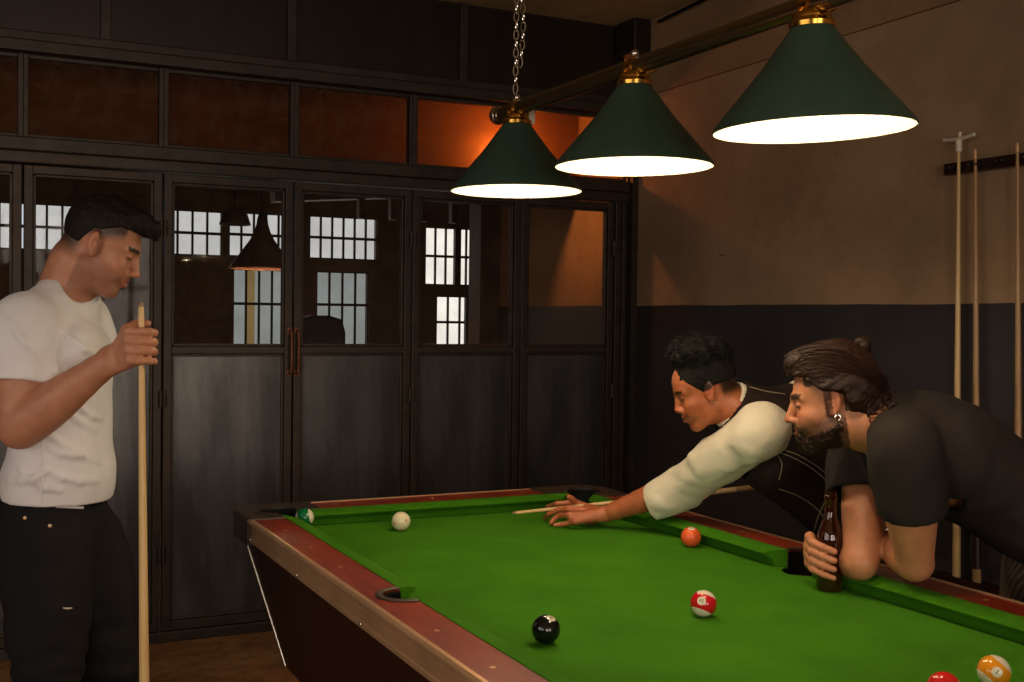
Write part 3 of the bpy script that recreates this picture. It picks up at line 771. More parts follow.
# ================================================================ figures: distance-field modelling
BIG = 9.0
def smin(a, b, k):
    if k <= 0: return np.minimum(a, b)
    h = np.maximum(k - np.abs(a - b), 0) / k
    return np.minimum(a, b) - h * h * k * .25
def _hash(i, j, k):
    n = (i * 73856093) ^ (j * 19349663) ^ (k * 83492791)
    n = (n ^ (n >> 13)) * 1274126177
    return ((n & 0x7fffffff) % 10007) / 10007.0
def vnoise(P, s):
    Q = P * s; f = np.floor(Q); t = Q - f; t = t * t * (3 - 2 * t); f = f.astype(np.int64)
    r = 0
    for a in (0, 1):
        for b in (0, 1):
            for c in (0, 1):
                w = (t[..., 0] if a else 1 - t[..., 0]) * (t[..., 1] if b else 1 - t[..., 1]) * (t[..., 2] if c else 1 - t[..., 2])
                r = r + w * _hash(f[..., 0] + a, f[..., 1] + b, f[..., 2] + c)
    return r * 2 - 1
class Prim:
    """distance function with a bounding box"""
    def __init__(s, fn, lo, hi): s.fn = fn; s.lo = np.array(lo, float); s.hi = np.array(hi, float)
def cone(a, b, ra, rb, flat=None):
    a = np.array(a, float); b = np.array(b, float); ab = b - a; L2 = max(1e-9, ab @ ab); rm = max(ra, rb)
    if flat is not None:
        ax, q = np.array(flat[0], float), flat[1]; ax = ax / np.linalg.norm(ax)
    def fn(P):
        v = P - a
        if flat is not None:
            # squash the space along ax by 1/q (q<1 thins, q>1 widens)
            t0 = np.clip(v @ ab / L2, 0, 1); w = v - t0[..., None] * ab
            c = w @ ax; w = w + (c * (1 / q - 1))[..., None] * ax
            d = np.sqrt((w * w).sum(-1)); return (d - (ra + (rb - ra) * t0)) * min(1, q)
        t = np.clip(v @ ab / L2, 0, 1); w = v - t[..., None] * ab
        return np.sqrt((w * w).sum(-1)) - (ra + (rb - ra) * t)
    m = rm * (max(1, flat[1]) if flat is not None else 1)
    return Prim(fn, np.minimum(a, b) - m, np.maximum(a, b) + m)
def ell(c, r, axes=None):
    c = np.array(c, float); r = np.array(r, float); A = np.eye(3) if axes is None else np.array(axes, float)
    def fn(P):
        q = (P - c) @ A.T; k0 = np.sqrt(((q / r) ** 2).sum(-1)); k1 = np.sqrt(((q / (r * r)) ** 2).sum(-1))
        return k0 * (k0 - 1) / np.maximum(k1, 1e-6)
    m = np.sqrt(((A.T * r) ** 2).sum(1)); return Prim(fn, c - m, c + m)
def chain_(pts, rads, k=None, flat=None):
    return [cone(pts[i], pts[i + 1], rads[i], rads[i + 1], flat) for i in range(len(pts) - 1)]
def smooth_path(pts, rads, n=5):
    pts = [np.array(p, float) for p in pts]; P = []; R = []
    e = [2 * pts[0] - pts[1]] + pts + [2 * pts[-1] - pts[-2]]
    for i in range(len(pts) - 1):
        for j in range(n):
            t = j / n; a, b, c, d = e[i:i + 4]
            P.append(.5 * ((2 * b) + (c - a) * t + (2 * a - 5 * b + 4 * c - d) * t * t + (3 * b - a - 3 * c + d) * t ** 3)); tt = t * t * (3 - 2 * t)
            R.append(rads[i] * (1 - tt) + rads[i + 1] * tt)
    P.append(pts[-1]); R.append(rads[-1]); return P, R
def wloc(o):
    v = Vector((0, 0, 0))
    while o is not None: v = v + o.location; o = o.parent
    return v
class Field:
    def __init__(s, lo, hi, res):
        s.lo = np.array(lo, float); s.res = res; s.n = np.ceil((np.array(hi) - s.lo) / res).astype(int) + 1
        s.D = np.full(tuple(s.n), BIG, np.float32)
    def _sub(s, lo, hi, pad):
        a = np.maximum(0, np.floor((lo - pad - s.lo) / s.res).astype(int)); b = np.minimum(s.n, np.ceil((hi + pad - s.lo) / s.res).astype(int) + 1)
        if (b <= a).any(): return None, None
        sl = tuple(slice(i, j) for i, j in zip(a, b))
        g = np.stack(np.meshgrid(*[s.lo[q] + s.res * np.arange(a[q], b[q]) for q in range(3)], indexing='ij'), -1)
        return sl, g
    def add(s, prims, k=.01):
        for p in (prims if isinstance(prims, list) else [prims]):
            sl, g = s._sub(p.lo, p.hi, k + 4 * s.res)
            if sl is None: continue
            s.D[sl] = smin(s.D[sl], p.fn(g).astype(np.float32), k)
        return s
    def sub(s, prims, k=.004):
        for p in (prims if isinstance(prims, list) else [prims]):
            sl, g = s._sub(p.lo, p.hi, k + 3 * s.res)
            if sl is None: continue
            s.D[sl] = -smin(-s.D[sl], p.fn(g).astype(np.float32), k)
        return s
    def plane(s, p, n, k=0):
        """keep the side n points away from"""
        n = np.array(n, float); n = n / np.linalg.norm(n); p = np.array(p, float)
        ax = [(s.lo[q] + s.res * np.arange(s.n[q]) - p[q]) * n[q] for q in range(3)]
        d = (ax[0][:, None, None] + ax[1][None, :, None] + ax[2][None, None, :]).astype(np.float32)
        s.D = -smin(-s.D, -d, k); return s
    def cap(s, fn, box=None):
        """custom: D = max(D, fn(P)) inside band"""
        idx = np.nonzero(np.abs(s.D) < .03); P = s.lo + s.res * np.stack(idx, -1)
        s.D[idx] = np.maximum(s.D[idx], fn(P)); return s
    def disp(s, fn, band=.03):
        idx = np.nonzero(np.abs(s.D) < band); P = s.lo + s.res * np.stack(idx, -1)
        s.D[idx] += fn(P).astype(np.float32); return s
    def shell(s, t):
        s.D = np.maximum(s.D, -(s.D + t)); return s
    def sample(s, P):
        q = (np.asarray(P) - s.lo) / s.res; q = np.clip(q, 0, s.n - 1.001); f = q.astype(int); t = q - f; r = 0
        for a in (0, 1):
            for b in (0, 1):
                for c in (0, 1):
                    w = (t[..., 0] if a else 1 - t[..., 0]) * (t[..., 1] if b else 1 - t[..., 1]) * (t[..., 2] if c else 1 - t[..., 2])
                    r = r + w * s.D[f[..., 0] + a, f[..., 1] + b, f[..., 2] + c]
        return r
    def mesh(s, name, mat, parent=None, color=None, relax=1, minpiece=60):
        D = s.D.copy()
        for ax in range(3):
            i0 = [slice(None)] * 3; i0[ax] = 0; i1 = [slice(None)] * 3; i1[ax] = -1; D[tuple(i0)] = np.maximum(D[tuple(i0)], s.res); D[tuple(i1)] = np.maximum(D[tuple(i1)], s.res)
        I = D < 0
        cnt = np.zeros(tuple(np.array(D.shape) - 1), np.int8)
        for a in (0, 1):
            for b in (0, 1):
                for c in (0, 1): cnt += I[a:I.shape[0] - 1 + a, b:I.shape[1] - 1 + b, c:I.shape[2] - 1 + c]
        cells = np.nonzero((cnt > 0) & (cnt < 8)); nc = len(cells[0])
        idm = np.full(cnt.shape, -1, np.int32); idm[cells] = np.arange(nc)
        c0 = np.stack(cells, -1); acc = np.zeros((nc, 3)); num = np.zeros(nc)
        cor = [(a, b, c) for a in (0, 1) for b in (0, 1) for c in (0, 1)]
        for A_ in cor:
            for ax in range(3):
                if A_[ax]: continue
                B_ = list(A_); B_[ax] = 1
                da = D[c0[:, 0] + A_[0], c0[:, 1] + A_[1], c0[:, 2] + A_[2]]; db = D[c0[:, 0] + B_[0], c0[:, 1] + B_[1], c0[:, 2] + B_[2]]
                m = (da < 0) != (db < 0); t = np.where(m, da / np.where(m, da - db, 1), 0)
                pt = np.array(A_, float)[None, :].repeat(nc, 0); pt[:, ax] = t
                acc += pt * m[:, None]; num += m
        V = s.lo + s.res * (c0 + acc / num[:, None])
        F = []
        for ax in range(3):
            u, v = (ax + 1) % 3, (ax + 2) % 3
            sa = [slice(None)] * 3; sb = [slice(None)] * 3; sa[ax] = slice(0, -1); sb[ax] = slice(1, None)
            ch = I[tuple(sa)] != I[tuple(sb)]; e = np.stack(np.nonzero(ch), -1)
            ok = (e[:, u] > 0) & (e[:, v] > 0) & (e[:, u] < D.shape[u] - 1) & (e[:, v] < D.shape[v] - 1); e = e[ok]
            ins = I[e[:, 0], e[:, 1], e[:, 2]]
            def cid(du, dv):
                q = e.copy(); q[:, u] -= du; q[:, v] -= dv; return idm[q[:, 0], q[:, 1], q[:, 2]]
            f = np.stack([cid(1, 1), cid(0, 1), cid(0, 0), cid(1, 0)], -1)
            f[~ins] = f[~ins][:, ::-1]; F.append(f)
        F = np.concatenate(F)
        # drop tiny loose pieces: label by flood over face adjacency
        lab = np.arange(nc)
        for _ in range(200):
            m = lab[F].min(1); new = lab.copy()
            for q in range(4): np.minimum.at(new, F[:, q], m)
            new = new[new]
            if (new == lab).all(): break
            lab = new
        cntp = np.bincount(lab, minlength=nc); keep = cntp[lab] >= minpiece
        F = F[keep[F[:, 0]]]; used = np.zeros(nc, bool); used[F.ravel()] = True; rm = np.cumsum(used) - 1; V = V[used]; F = rm[F]
        # light relaxation
        for _ in range(relax):
            S = np.zeros_like(V); C = np.zeros(len(V))
            for q in range(4):
                np.add.at(S, F[:, q], V[F[:, (q + 1) % 4]]); np.add.at(C, F[:, q], 1)
                np.add.at(S, F[:, (q + 1) % 4], V[F[:, q]]); np.add.at(C, F[:, (q + 1) % 4], 1)
            V = V * .5 + S / np.maximum(C, 1)[:, None] * .5
        me = bpy.data.meshes.new(name); n, k = len(V), len(F)
        me.vertices.add(n); me.vertices.foreach_set('co', V.astype(np.float32).ravel())
        me.loops.add(4 * k); me.loops.foreach_set('vertex_index', F.astype(np.int32).ravel())
        me.polygons.add(k); me.polygons.foreach_set('loop_start', np.arange(0, 4 * k, 4, dtype=np.int32))
        try: me.polygons.foreach_set('loop_total', np.full(k, 4, np.int32))
        except Exception: pass
        me.update(calc_edges=True); me.validate()
        if color is not None:
            at_ = me.color_attributes.new('tone', 'FLOAT_COLOR', 'POINT')
            VV = np.zeros((len(me.vertices), 3), np.float32); me.vertices.foreach_get('co', VV.ravel()) if False else None
            buf = np.zeros(len(me.vertices) * 3, np.float32); me.vertices.foreach_get('co', buf); VV = buf.reshape(-1, 3).astype(float)
            c = color(VV); at_.data.foreach_set('color', np.concatenate([c, np.ones((len(VV), 1))], 1).astype(np.float32).ravel())
        o = link(name, me, mat, None, True)
        if parent is not None:
            me.transform(Matrix.Translation(-wloc(parent))); o.parent = parent
        return o

def linv(c): return np.array(lin(c)[:3])
def m_skin(name, rough=.5, sss=.08):
    s = NT(name); a = s.n('ShaderNodeAttribute'); a.attribute_name = 'tone'; v = s.coord()
    n = s.noise(v, 45, 5, .6); n2 = s.noise(v, 380, 3)
    hs = s.n('ShaderNodeMix'); hs.data_type = 'RGBA'; hs.blend_type = 'MULTIPLY'; hs.inputs[0].default_value = 1
    s.l(a.outputs['Color'], hs.inputs[6]); s.l(s.ramp(n, [(.3, (.88, .86, .85)), (.7, (1.08, 1.08, 1.08))]), hs.inputs[7])
    s.set(Base_Color=hs.outputs[2], Roughness=rough, Subsurface_Weight=sss, Subsurface_Scale=.006)
    s.bump(n2, .12, .0008); return s.m
MAT['skin'] = m_skin('skin')
MAT['skin_dark'] = m_skin('skin_deep', .42)
def m_fabric(name, rgb, rough=.9, weave=900, fold=0, sheen=.2, var=.08, stripes=None):
    s = NT(name); v = s.coord(); n = s.noise(v, 6, 4, .6); w = s.noise(v, weave, 2)
    c = lin(rgb); a = s.ramp(n, [(.3, tuple(x * (1 - var) for x in c[:3])), (.7, tuple(min(1, x * (1 + var)) for x in c[:3]))])
    s.set(Base_Color=a, Roughness=rough, Sheen_Weight=sheen)
    s.b.inputs['Specular IOR Level'].default_value = .2
    h = w
    if fold:
        f = s.noise(s.coord((1, 1, 1)), 18, 3, .5, 0); m = s.n('ShaderNodeMath', operation='MULTIPLY_ADD'); s.l(f, m.inputs[0]); m.inputs[1].default_value = fold; s.l(w, m.inputs[2]); h = m.outputs[0]
    s.bump(h, .35, .002); return s.m
MAT['tee_white'] = m_fabric('white_cotton', (228, 226, 228), fold=3)
MAT['shirt_cream'] = m_fabric('cream_cotton', (232, 220, 194), fold=3)
MAT['tee_black'] = m_fabric('black_cotton', (42, 35, 32), fold=2, sheen=.0)
MAT['denim_black'] = m_fabric('black_denim', (27, 25, 25), weave=600, fold=4, sheen=0)
MAT['vest'] = m_fabric('dark_brown_vest', (42, 31, 27), fold=1.5, sheen=0)
MAT['thread'] = simple('pale_thread', (170, 150, 120), .8)
def m_stripe():
    s = NT('striped_trousers'); v = s.coord(); w = s.n('ShaderNodeTexWave'); w.wave_type = 'BANDS'; w.bands_direction = 'DIAGONAL'; w.inputs['Scale'].default_value = 30; w.inputs['Distortion'].default_value = .6
    s.l(v, w.inputs['Vector']); s.set(Base_Color=s.mix(w.outputs['Fac'], lin((74, 62, 52)), lin((132, 112, 92))), Roughness=.85); s.bump(w.outputs['Fac'], .3, .003); return s.m
MAT['trousers_striped'] = m_stripe()
def m_hair(name, a_, b_, sc=(60, 60, 60), rough=.45, bs=220, st=.6):
    s = NT(name); v = s.coord(sc); n = s.noise(v, 3, 5, .65, .5); n2 = s.noise(s.coord(), bs, 4, .7)
    s.set(Base_Color=s.mix(s.fr(n, 0, 1, .3, .7), lin(a_), lin(b_)), Roughness=rough); s.b.inputs['Specular IOR Level'].default_value = .25
    s.bump(n2, st, .003); return s.m
MAT['hair_black'] = m_hair('black_hair', (14, 10, 8), (28, 20, 16), rough=.65)
MAT['hair_afro'] = m_hair('curly_black_hair', (9, 7, 6), (20, 14, 12), st=.9, rough=.85)
MAT['hair_brown'] = m_hair('brown_hair', (19, 11, 8), (52, 30, 19), st=.5, rough=.5)
MAT['eye_white'] = simple('eye_white', (214, 202, 190), .15, 0, .04)
MAT['iris'] = simple('dark_iris', (34, 20, 14), .1, 0, .2)
MAT['teeth'] = simple('teeth', (226, 216, 198), .25, 0, .03)
MAT['shoe'] = simple('dark_shoe_leather', (36, 30, 28), .45, 0, .2)
MAT['sole'] = simple('rubber_sole', (170, 164, 152), .7, 0, .1)

class Frame:
    """local head or hand frame: columns x (forward), y (left), z (up)"""
    def __init__(s, o, x, z, sc=1.0):
        x = np.array(x, float); z = np.array(z, float); x /= np.linalg.norm(x); z = z - x * (x @ z); z /= np.linalg.norm(z); y = np.cross(z, x)
        s.o = np.array(o, float); s.R = np.stack([x, y, z]); s.s = sc
    def p(s, *a): return s.o + (np.array(a, float) * s.s) @ s.R
    def d(s, *a): return np.array(a, float) @ s.R
    def inv(s, P): return ((P - s.o) @ s.R.T) / s.s
    def el(s, c, r, tilt=None):
        A = s.R
        if tilt is not None: A = np.array(tilt) @ s.R
        return ell(s.p(*c), np.array(r) * s.s, A)
    def cn(s, a, b, ra, rb, flat=None):
        if flat is not None: flat = (s.d(*flat[0]), flat[1])
        return cone(s.p(*a), s.p(*b), ra * s.s, rb * s.s, flat)
def rotm(axis, deg):
    return np.array(Matrix.Rotation(R_(deg), 3, axis))

def head(F, f, female=False, smile=0, jaw=1.0, lipw=1.0, nose=1.0):
    """adds a head to field F using frame f. origin near the ears, chin at z -.108, crown z +.125"""
    k = .022 * f.s
    F.add(f.el((-.008, 0, .034), (.081, .073, .079)), k)
    if female: F.add(f.el((.040, 0, .040), (.053, .056, .052)), .02)
    F.add(f.el((.030, 0, .034), (.058, .063, .064)), k)            # forehead
    F.add(f.el((.030, 0, -.020), (.058, .060, .060)), .02)         # mid face
    F.add(f.el((.018, 0, -.062), (.056 * jaw, .049 * jaw, .036)), .024)      # jaw
    F.add(f.el((.068, 0, -.088), (.019, .020, .018)), .022)        # chin
    F.add(f.cn((.060, .018, -.084), (.000, .052 * jaw, -.050), .013, .014), .022)
    F.add(f.cn((.060, -.018, -.084), (.000, -.052 * jaw, -.050), .013, .014), .022)
    for s in (-1, 1):
        F.add(f.el((.058, s * .040, -.022), (.024, .020, .018)), .018)      # cheekbone
        F.add(f.cn((.086, s * .010, .023), (.072, s * .044, .022), .0095, .008), .012)   # brow
        F.sub(f.el((.094, s * .031, .004), (.014, .0165, .0115)), .013)     # socket
    if smile:
        for s in (-1, 1): F.add(f.el((.070, s * .034, -.042), (.018, .017, .017)), .014)
    F.add(f.cn((.086, 0, .022), (.094, 0, -.002), .0085, .0085), .010)        # nose bridge
    F.add(f.cn((.094, 0, -.002), (.104 * nose + .002, 0, -.026), .0085, .0105), .008)
    for s in (-1, 1):
        F.add(f.el((.097, s * .0115, -.030), (.0105, .0075, .0078)), .005)
        F.sub(f.el((.102, s * .0062, -.0385), (.0048, .0032, .0034)), .002)
    F.add(f.el((.082, 0, -.050), (.014, .024, .020)), .014)        # muzzle
    w = .021 * lipw * (1 + .3 * smile); zc = .009 * smile
    for s in (-1, 1):
        F.add(f.cn((.0955, s * .004, -.0505), (.082, s * w, -.054 + zc), .0052 + .0012 * female, .0030), .004)
        F.add(f.cn((.0935, s * .003, -.0625), (.081, s * (w - .003), -.058 + zc), .0062 + .0012 * female, .0034), .004)
    F.sub(f.cn((.1005, 0, -.0565), (.084, .018 * lipw * (1 + .3 * smile), -.0555 + zc), .0016 + .0022 * smile, .0012), .0015)
    F.sub(f.cn((.1005, 0, -.0565), (.084, -.018 * lipw * (1 + .3 * smile), -.0555 + zc), .0016 + .0022 * smile, .0012), .0015)
    for s in (-1, 1):
        F.add(f.el((.0748, s * .031, .004), (.0122, .0145, .0120)), .004)       # eyelids over ball
        F.sub(f.cn((.092, s * .022, .0015), (.088, s * .040, .0025), .0036, .0030), .001)
        # ear
        T = rotm('Y', 14) @ rotm('Z', s * 24); ex = .010
        F.add(f.el((-.008 + ex, s * .074, .004), (.0165, .0075, .029), T), .005)
        F.add(f.el((-.003 + ex, s * .0745, -.020), (.009, .006, .011), T), .005)
        F.sub(f.el((-.003 + ex, s * .0815, .004), (.0095, .0060, .0165), T), .003)
        F.add(f.cn((ex, s * .077, -.004), (-.008 + ex, s * .0785, .010), .0032, .0026), .003)
def face_tone(f, base, lip, brow=None, browc=(30, 20, 16), stubble=None, scalp=None):
    base = linv(base); lip = linv(lip)
    def fn(V):
        q = f.inv(V); c = np.tile(base, (len(V), 1)); x, y, z = q[:, 0], q[:, 1], q[:, 2]
        def blend(w, col):
            nonlocal c
            w = np.clip(w, 0, 1)[:, None]; c = c * (1 - w) + np.array(col) * w
        redd = base * np.array([1.12, .82, .78])
        blend(.5 * np.exp(-(((x - .06) / .03) ** 2 + ((np.abs(y) - .038) / .022) ** 2 + ((z + .025) / .022) ** 2)), redd)
        blend(.6 * np.exp(-(((x - .108) / .014) ** 2 + (y / .014) ** 2 + ((z + .028) / .012) ** 2)), redd)
        blend(.5 * ((np.abs(y) > .066) & (np.abs(z) < .04) & (x < .02)), redd)
        if stubble is not None:
            st, amt = stubble
            w = amt * (1 / (1 + np.exp((z + .036 - .25 * np.clip(.05 - x, 0, .06)) / .005))) * (x > -.02) * (x < .13) * (np.abs(y) < .085) * (1 / (1 + np.exp(-(z + .125) / .006)))
            w = w * np.where((x > .07) & (np.abs(y) < .03) & (z > -.030), 0, 1)
            w = np.maximum(w, amt * ((x > .005) & (z > -.05) & (x < .022) & (z < .035) & (np.abs(y) > .05)))
            blend(w * (.85 + .15 * vnoise(V, 700)), linv(st))
        if scalp is not None:
            col, amt, test = scalp; blend(amt * (test(x, y, z) * (np.linalg.norm(q, axis=1) < .145) * (z > -.075)), linv(col))
        if brow:
            w = (x > .055) & (np.abs(y) > .011) & (np.abs(y) < .052) & (np.abs(z - (.0245 + .02 * (np.abs(y) - .015) - 2.6 * (np.abs(y) - .032) ** 2)) < .0042 * brow)
            blend(.92 * w, linv(browc))
        w = (x > .060) & (np.abs(y) > .019) & (np.abs(y) < .045) & (np.abs(z - .0025) < .0034)
        blend(.75 * w, linv((30, 18, 14)))
        w = (x > .078) & (np.abs(y) < .025) & (((z + .0505) / .0062) ** 2 + ((np.abs(y)) / .026) ** 2 < 1)
        w2 = (x > .078) & (np.abs(y) < .023) & (((z + .0625) / .0068) ** 2 + ((np.abs(y)) / .023) ** 2 < 1)
        blend(.85 * (w | w2), lip)
        return c
    return fn
def eyes(f, parent, look=(1, 0, -.2)):
    for s in (-1, 1):
        c = Vector(f.p(.0742, s * .031, .0035)); m = MB().sphere((0, 0, 0), .0112 * f.s, 24, 16)
        o = m.obj('eye', 'eye_white', None, True); o.data.transform(Matrix.Translation(c - wloc(parent))); o.parent = parent
        d = Vector(f.d(*look)).normalized()
        i = MB().lathe([(0, .0121 * f.s), (.003 * f.s, .0119 * f.s), (.0052 * f.s, .0108 * f.s), (.0052 * f.s, .010 * f.s)], 20, (0, 0, 0), axis=d, cap=False).obj('iris', 'iris', None, True)
        i.data.transform(Matrix.Translation(c - wloc(parent))); i.parent = o
def mobj(m, name, mat, parent, smooth=True):
    o = m.obj(name, mat, None, smooth); o.data.transform(Matrix.Translation(-wloc(parent)))
    o.parent = parent; return o
def hand(F, wrist, palm_dir, back, fingers, thumb, sc=1.0, k=.006):
    """wrist: point; palm_dir: towards the knuckles; back: normal of the hand's back; fingers: 4 lists of 3 joint points each (absolute)"""
    wrist = np.array(wrist, float); x = np.array(palm_dir, float); x /= np.linalg.norm(x); n = np.array(back, float); n = n - x * (n @ x); n /= np.linalg.norm(n); y = np.cross(n, x)
    kn = [wrist + x * .086 * sc + y * o * sc for o in (.028, .010, -.009, -.026)]
    kn[0] = kn[0] + x * .004; kn[3] = kn[3] - x * .010 * sc
    for q, o in zip(kn, (.020, .008, -.006, -.018)):
        F.add(cone(wrist + y * o * sc, q, .0155 * sc, .0110 * sc), .012)
    F.add(cone(wrist + x * .01 + y * .012 - n * .004, wrist + x * .06 * sc + y * .018 - n * .006, .017 * sc, .013 * sc), .012)
    return kn, x, y, n
def finger(F, pts, r0=.0088, r1=.0068, k=.004):
    n = len(pts)
    for i in range(n - 1):
        a = r0 + (r1 - r0) * i / (n - 1); b = r0 + (r1 - r0) * (i + 1) / (n - 1)
        F.add(cone(pts[i], pts[i + 1], a, b), k if i else .008)
def curl(base, d, bend_axis, segs, angs):
    d = np.array(d, float); d /= np.linalg.norm(d); p = [np.array(base, float)]
    for L, a in zip(segs, angs):
        d = np.array(Matrix.Rotation(R_(a), 3, Vector(bend_axis)) @ Vector(d)); p.append(p[-1] + d * L)
    return p
def folds(amp, scale, direction=(0, 0, 1), stretch=.35, seed=0.):
    """broad cloth folds as displacement"""
    D = np.array(direction, float); D /= np.linalg.norm(D)
    def fn(P):
        q = P + seed; along = (q @ D)[..., None] * D; q2 = (q - along) + along * stretch
        w = vnoise(P, 6) * .012
        a = vnoise((q2 + w[..., None]) , scale); b = vnoise((q2 + w[..., None]) + 3.3, scale * 2.1)
        return amp * (a * .9 + (.5 - np.abs(a)) * .5 + b * .25)
    return fn
# ================================================================ person 1: standing man in the white tee
def person(loc, label):
    r = empty('person', loc); tag(r, label, 'person'); return r
def standing_man():
    root = person((.33, 2.78, 0), 'person standing left of the table in a white t-shirt, holding an upright cue')
    fw = CR * math.cos(R_(4)) + CT * math.sin(R_(4)); fw = fw - np.array([0, 0, fw[2]]); fw /= np.linalg.norm(fw)     # way he faces
    rt = np.cross(fw, [0, 0, 1])                       # his right: towards the viewer
    up = np.array([0, 0, 1.])
    # head
    hd = CR * math.cos(R_(-12)) + CT * math.sin(R_(-12)); hx = hd * math.cos(R_(24)) - up * math.sin(R_(24)); hz = up * math.cos(R_(24)) + hd * math.sin(R_(24))
    hf = Frame(at(98, 246, 2.74), hx, hz, 1.0)
    neck0 = hf.p(-.030, 0, -.045); neck1 = at(68, 293, 2.76)
    shR, shL = at(26, 322, 2.60), at(82, 318, 2.93)
    elR, wrR = at(20, 428, 2.57), at(108, 362, 2.52)
    elL, wrL = at(78, 420, 2.99), at(96, 474, 2.91)
    chest, waist, hip = at(58, 350, 2.76), at(62, 440, 2.76), at(58, 520, 2.76)
    F = Field(at(60, 500, 2.76) - np.array([.55, .55, .1]), hf.p(0, 0, 0) + np.array([.36, .36, .16]), .0034)
    F.add(chain_(*smooth_path([neck0, (neck0 + neck1) / 2 + fw * .002, neck1, chest], [.054, .056, .058, .066])), .02)
    F.add(cone(neck1 + up * .0, shR * .6 + neck1 * .4, .05, .045), .03); F.add(cone(neck1, shL * .6 + neck1 * .4, .05, .045), .03)
    F.add(chain_([chest, waist, hip], [.078, .080, .080], flat=(rt, 1.4)), .03)
    F.add(chain_(*smooth_path([shR, (shR + elR) / 2, elR], [.056, .052, .045])), .02)
    F.add(chain_(*smooth_path([elR, elR * .68 + wrR * .32, wrR], [.044, .046, .0285])), .015)
    F.add(chain_(*smooth_path([shL, (shL + elL) / 2, elL], [.056, .052, .044])), .02)
    F.add(chain_(*smooth_path([elL, elL * .6 + wrL * .4, wrL], [.044, .043, .029])), .015)
    head(F, hf, smile=1.0, jaw=1.02, nose=1.01)
    # adam's apple
    F.add(ell(hf.p(.024, 0, -.125), (.012, .012, .016)), .012)
    # right hand round the cue
    cue = at(141.4, 345, 2.50); cu = up
    pd = (at(130, 352, 2.50) - wrR); pd /= np.linalg.norm(pd); back = CT * .9 - CR * .1 + up * .25
    kn, x, y, n = hand(F, wrR, pd, back, None, None, 1.0)
    # knuckles stacked; fingers go past the cue and wrap away from the viewer
    r = .0145 + .009
    for i in range(4):
        zc = .030 - i * .021
        k0 = at(124 + i * .6, 0, 2.49); base = cue + up * zc - CR * .020 + CT * (.026 - .002 * i)
        F.add(cone(wrR + pd * .045 + up * (.012 - .008 * i), base, .0145, .0105), .010)
        a = cue + up * (zc - .001) + CT * .026 + CR * .004
        b = cue + up * (zc - .002) + CT * .013 + CR * .023
        c = cue + up * (zc - .003) - CT * .012 + CR * .024
        d_ = cue + up * (zc - .004) - CT * .024 + CR * .006
        sc = (1.0, 1.03, 1.0, .88)[i]
        F.add(cone(base, a, .0108 * sc, .0102 * sc), .005); F.add(cone(a, b, .0100 * sc, .0095 * sc), .004); F.add(cone(b, c, .0093 * sc, .0088 * sc), .003); F.add(cone(c, d_, .0086 * sc, .0075 * sc), .003)
    F.add(chain_([wrR + pd * .02 + up * .012, cue - CR * .030 + up * .034 + CT * .004, cue - CR * .018 - CT * .016 + up * .045, cue + CR * .006 - CT * .022 + up * .048], [.0145, .0125, .0105, .0085]), .007)
    # left hand, thumb hooked at the pocket
    kn, x, y, n = hand(F, wrL, -fw * .15 - up * .9, -rt, None, None)
    for q in kn: finger(F, [q, q - up * .035, q - up * .062])
    finger(F, [wrL + fw * .010 - up * .02, wrL + fw * .022 - up * .045, wrL + fw * .022 - up * .070], .011, .008)
    tone = face_tone(hf, (186, 128, 98), (166, 92, 78), brow=1.25, browc=(24, 16, 13), stubble=((72, 52, 44), .42),
                     scalp=((40, 30, 26), .9, lambda x, y, z: np.maximum(np.clip((z - .006 - .5 * np.clip(x, 0, .05)) / .022, 0, 1) * np.clip((.060 - x) / .008, 0, 1), np.clip((-.022 - x) / .02, 0, 1) * np.clip((z + .055) / .04, 0, 1)) * np.where((np.abs(y) > .078) , 0, 1)))
    body = F.mesh('body', 'skin', root, tone)
    eyes(hf, body, (1, 0, -.35))
    # teeth
    mobj(MB().tube([hf.p(.0905 - 6 * s_ * s_, s_, -.0535) for s_ in (-.016, -.010, -.004, .004, .010, .016)], .0034, 8), 'teeth', 'teeth', body)
    # hair
    H = Field(hf.o - .17, hf.o + .2, .003)
    H.add(hf.el((-.009, 0, .036), (.0865, .0785, .0855)), .02); H.add(hf.el((.010, 0, .072), (.076, .062, .052)), .03)
    H.add(hf.el((.058, 0, .088), (.042, .050, .030)), .028)
    for yy in (-.036, -.018, 0, .018, .036): H.add(chain_([hf.p(.070, yy, .098), hf.p(.100, yy * .9, .092), hf.p(.116 - abs(yy) * .3, yy * .8, .072 + yy * .1)], [.021, .015, .006]), .012)
    def cutf(P):
        q = hf.inv(P); x, y, z = q[..., 0], q[..., 1], q[..., 2]
        # hair line: fringe at the front, fade above the ear, nape at the back
        line = np.where(x > .040, .066, np.where(x > .0, .036 + .75 * x, .036)); line = np.where(x < -.012, np.maximum(-.030, .036 + 2.2 * (x + .012)), line)
        return line - z
    H.cap(cutf)
    H.disp(lambda P: (.0022 * vnoise(P, 150) + .003 * np.abs(vnoise(P, 60)) - .001) * np.clip((hf.inv(P)[..., 2] - .03) / .03, .12, 1))
    # fade: sink the lower hair under the skin
    H.disp(lambda P: .0035 * (1 - np.clip((hf.inv(P)[..., 2] - .012) / .05, 0, 1)))
    H.mesh('hair', 'hair_black', body, None, minpiece=200)
    # t-shirt
    S = Field(at(60, 500, 2.76) - np.array([.55, .55, .10]), neck1 + np.array([.40, .40, .16]), .004)
    hem = at(56, 496, 2.76)
    S.add(cone(neck1 - up * .02, chest + up * .01, .062, .104, flat=(rt, 1.25)), .03)
    ch2 = at(60, 372, 2.76)
    S.add(chain_(*smooth_path([chest, ch2, waist, hem - up * .05], [.104, .104, .102, .108]), flat=(rt, 1.45)), .02)
    S.add(ell(at(72, 350, 2.70), (.068, .11, .075)), .04)
    S.add(ell(at(62, 475, 2.76), (.108, .120, .085)), .06)
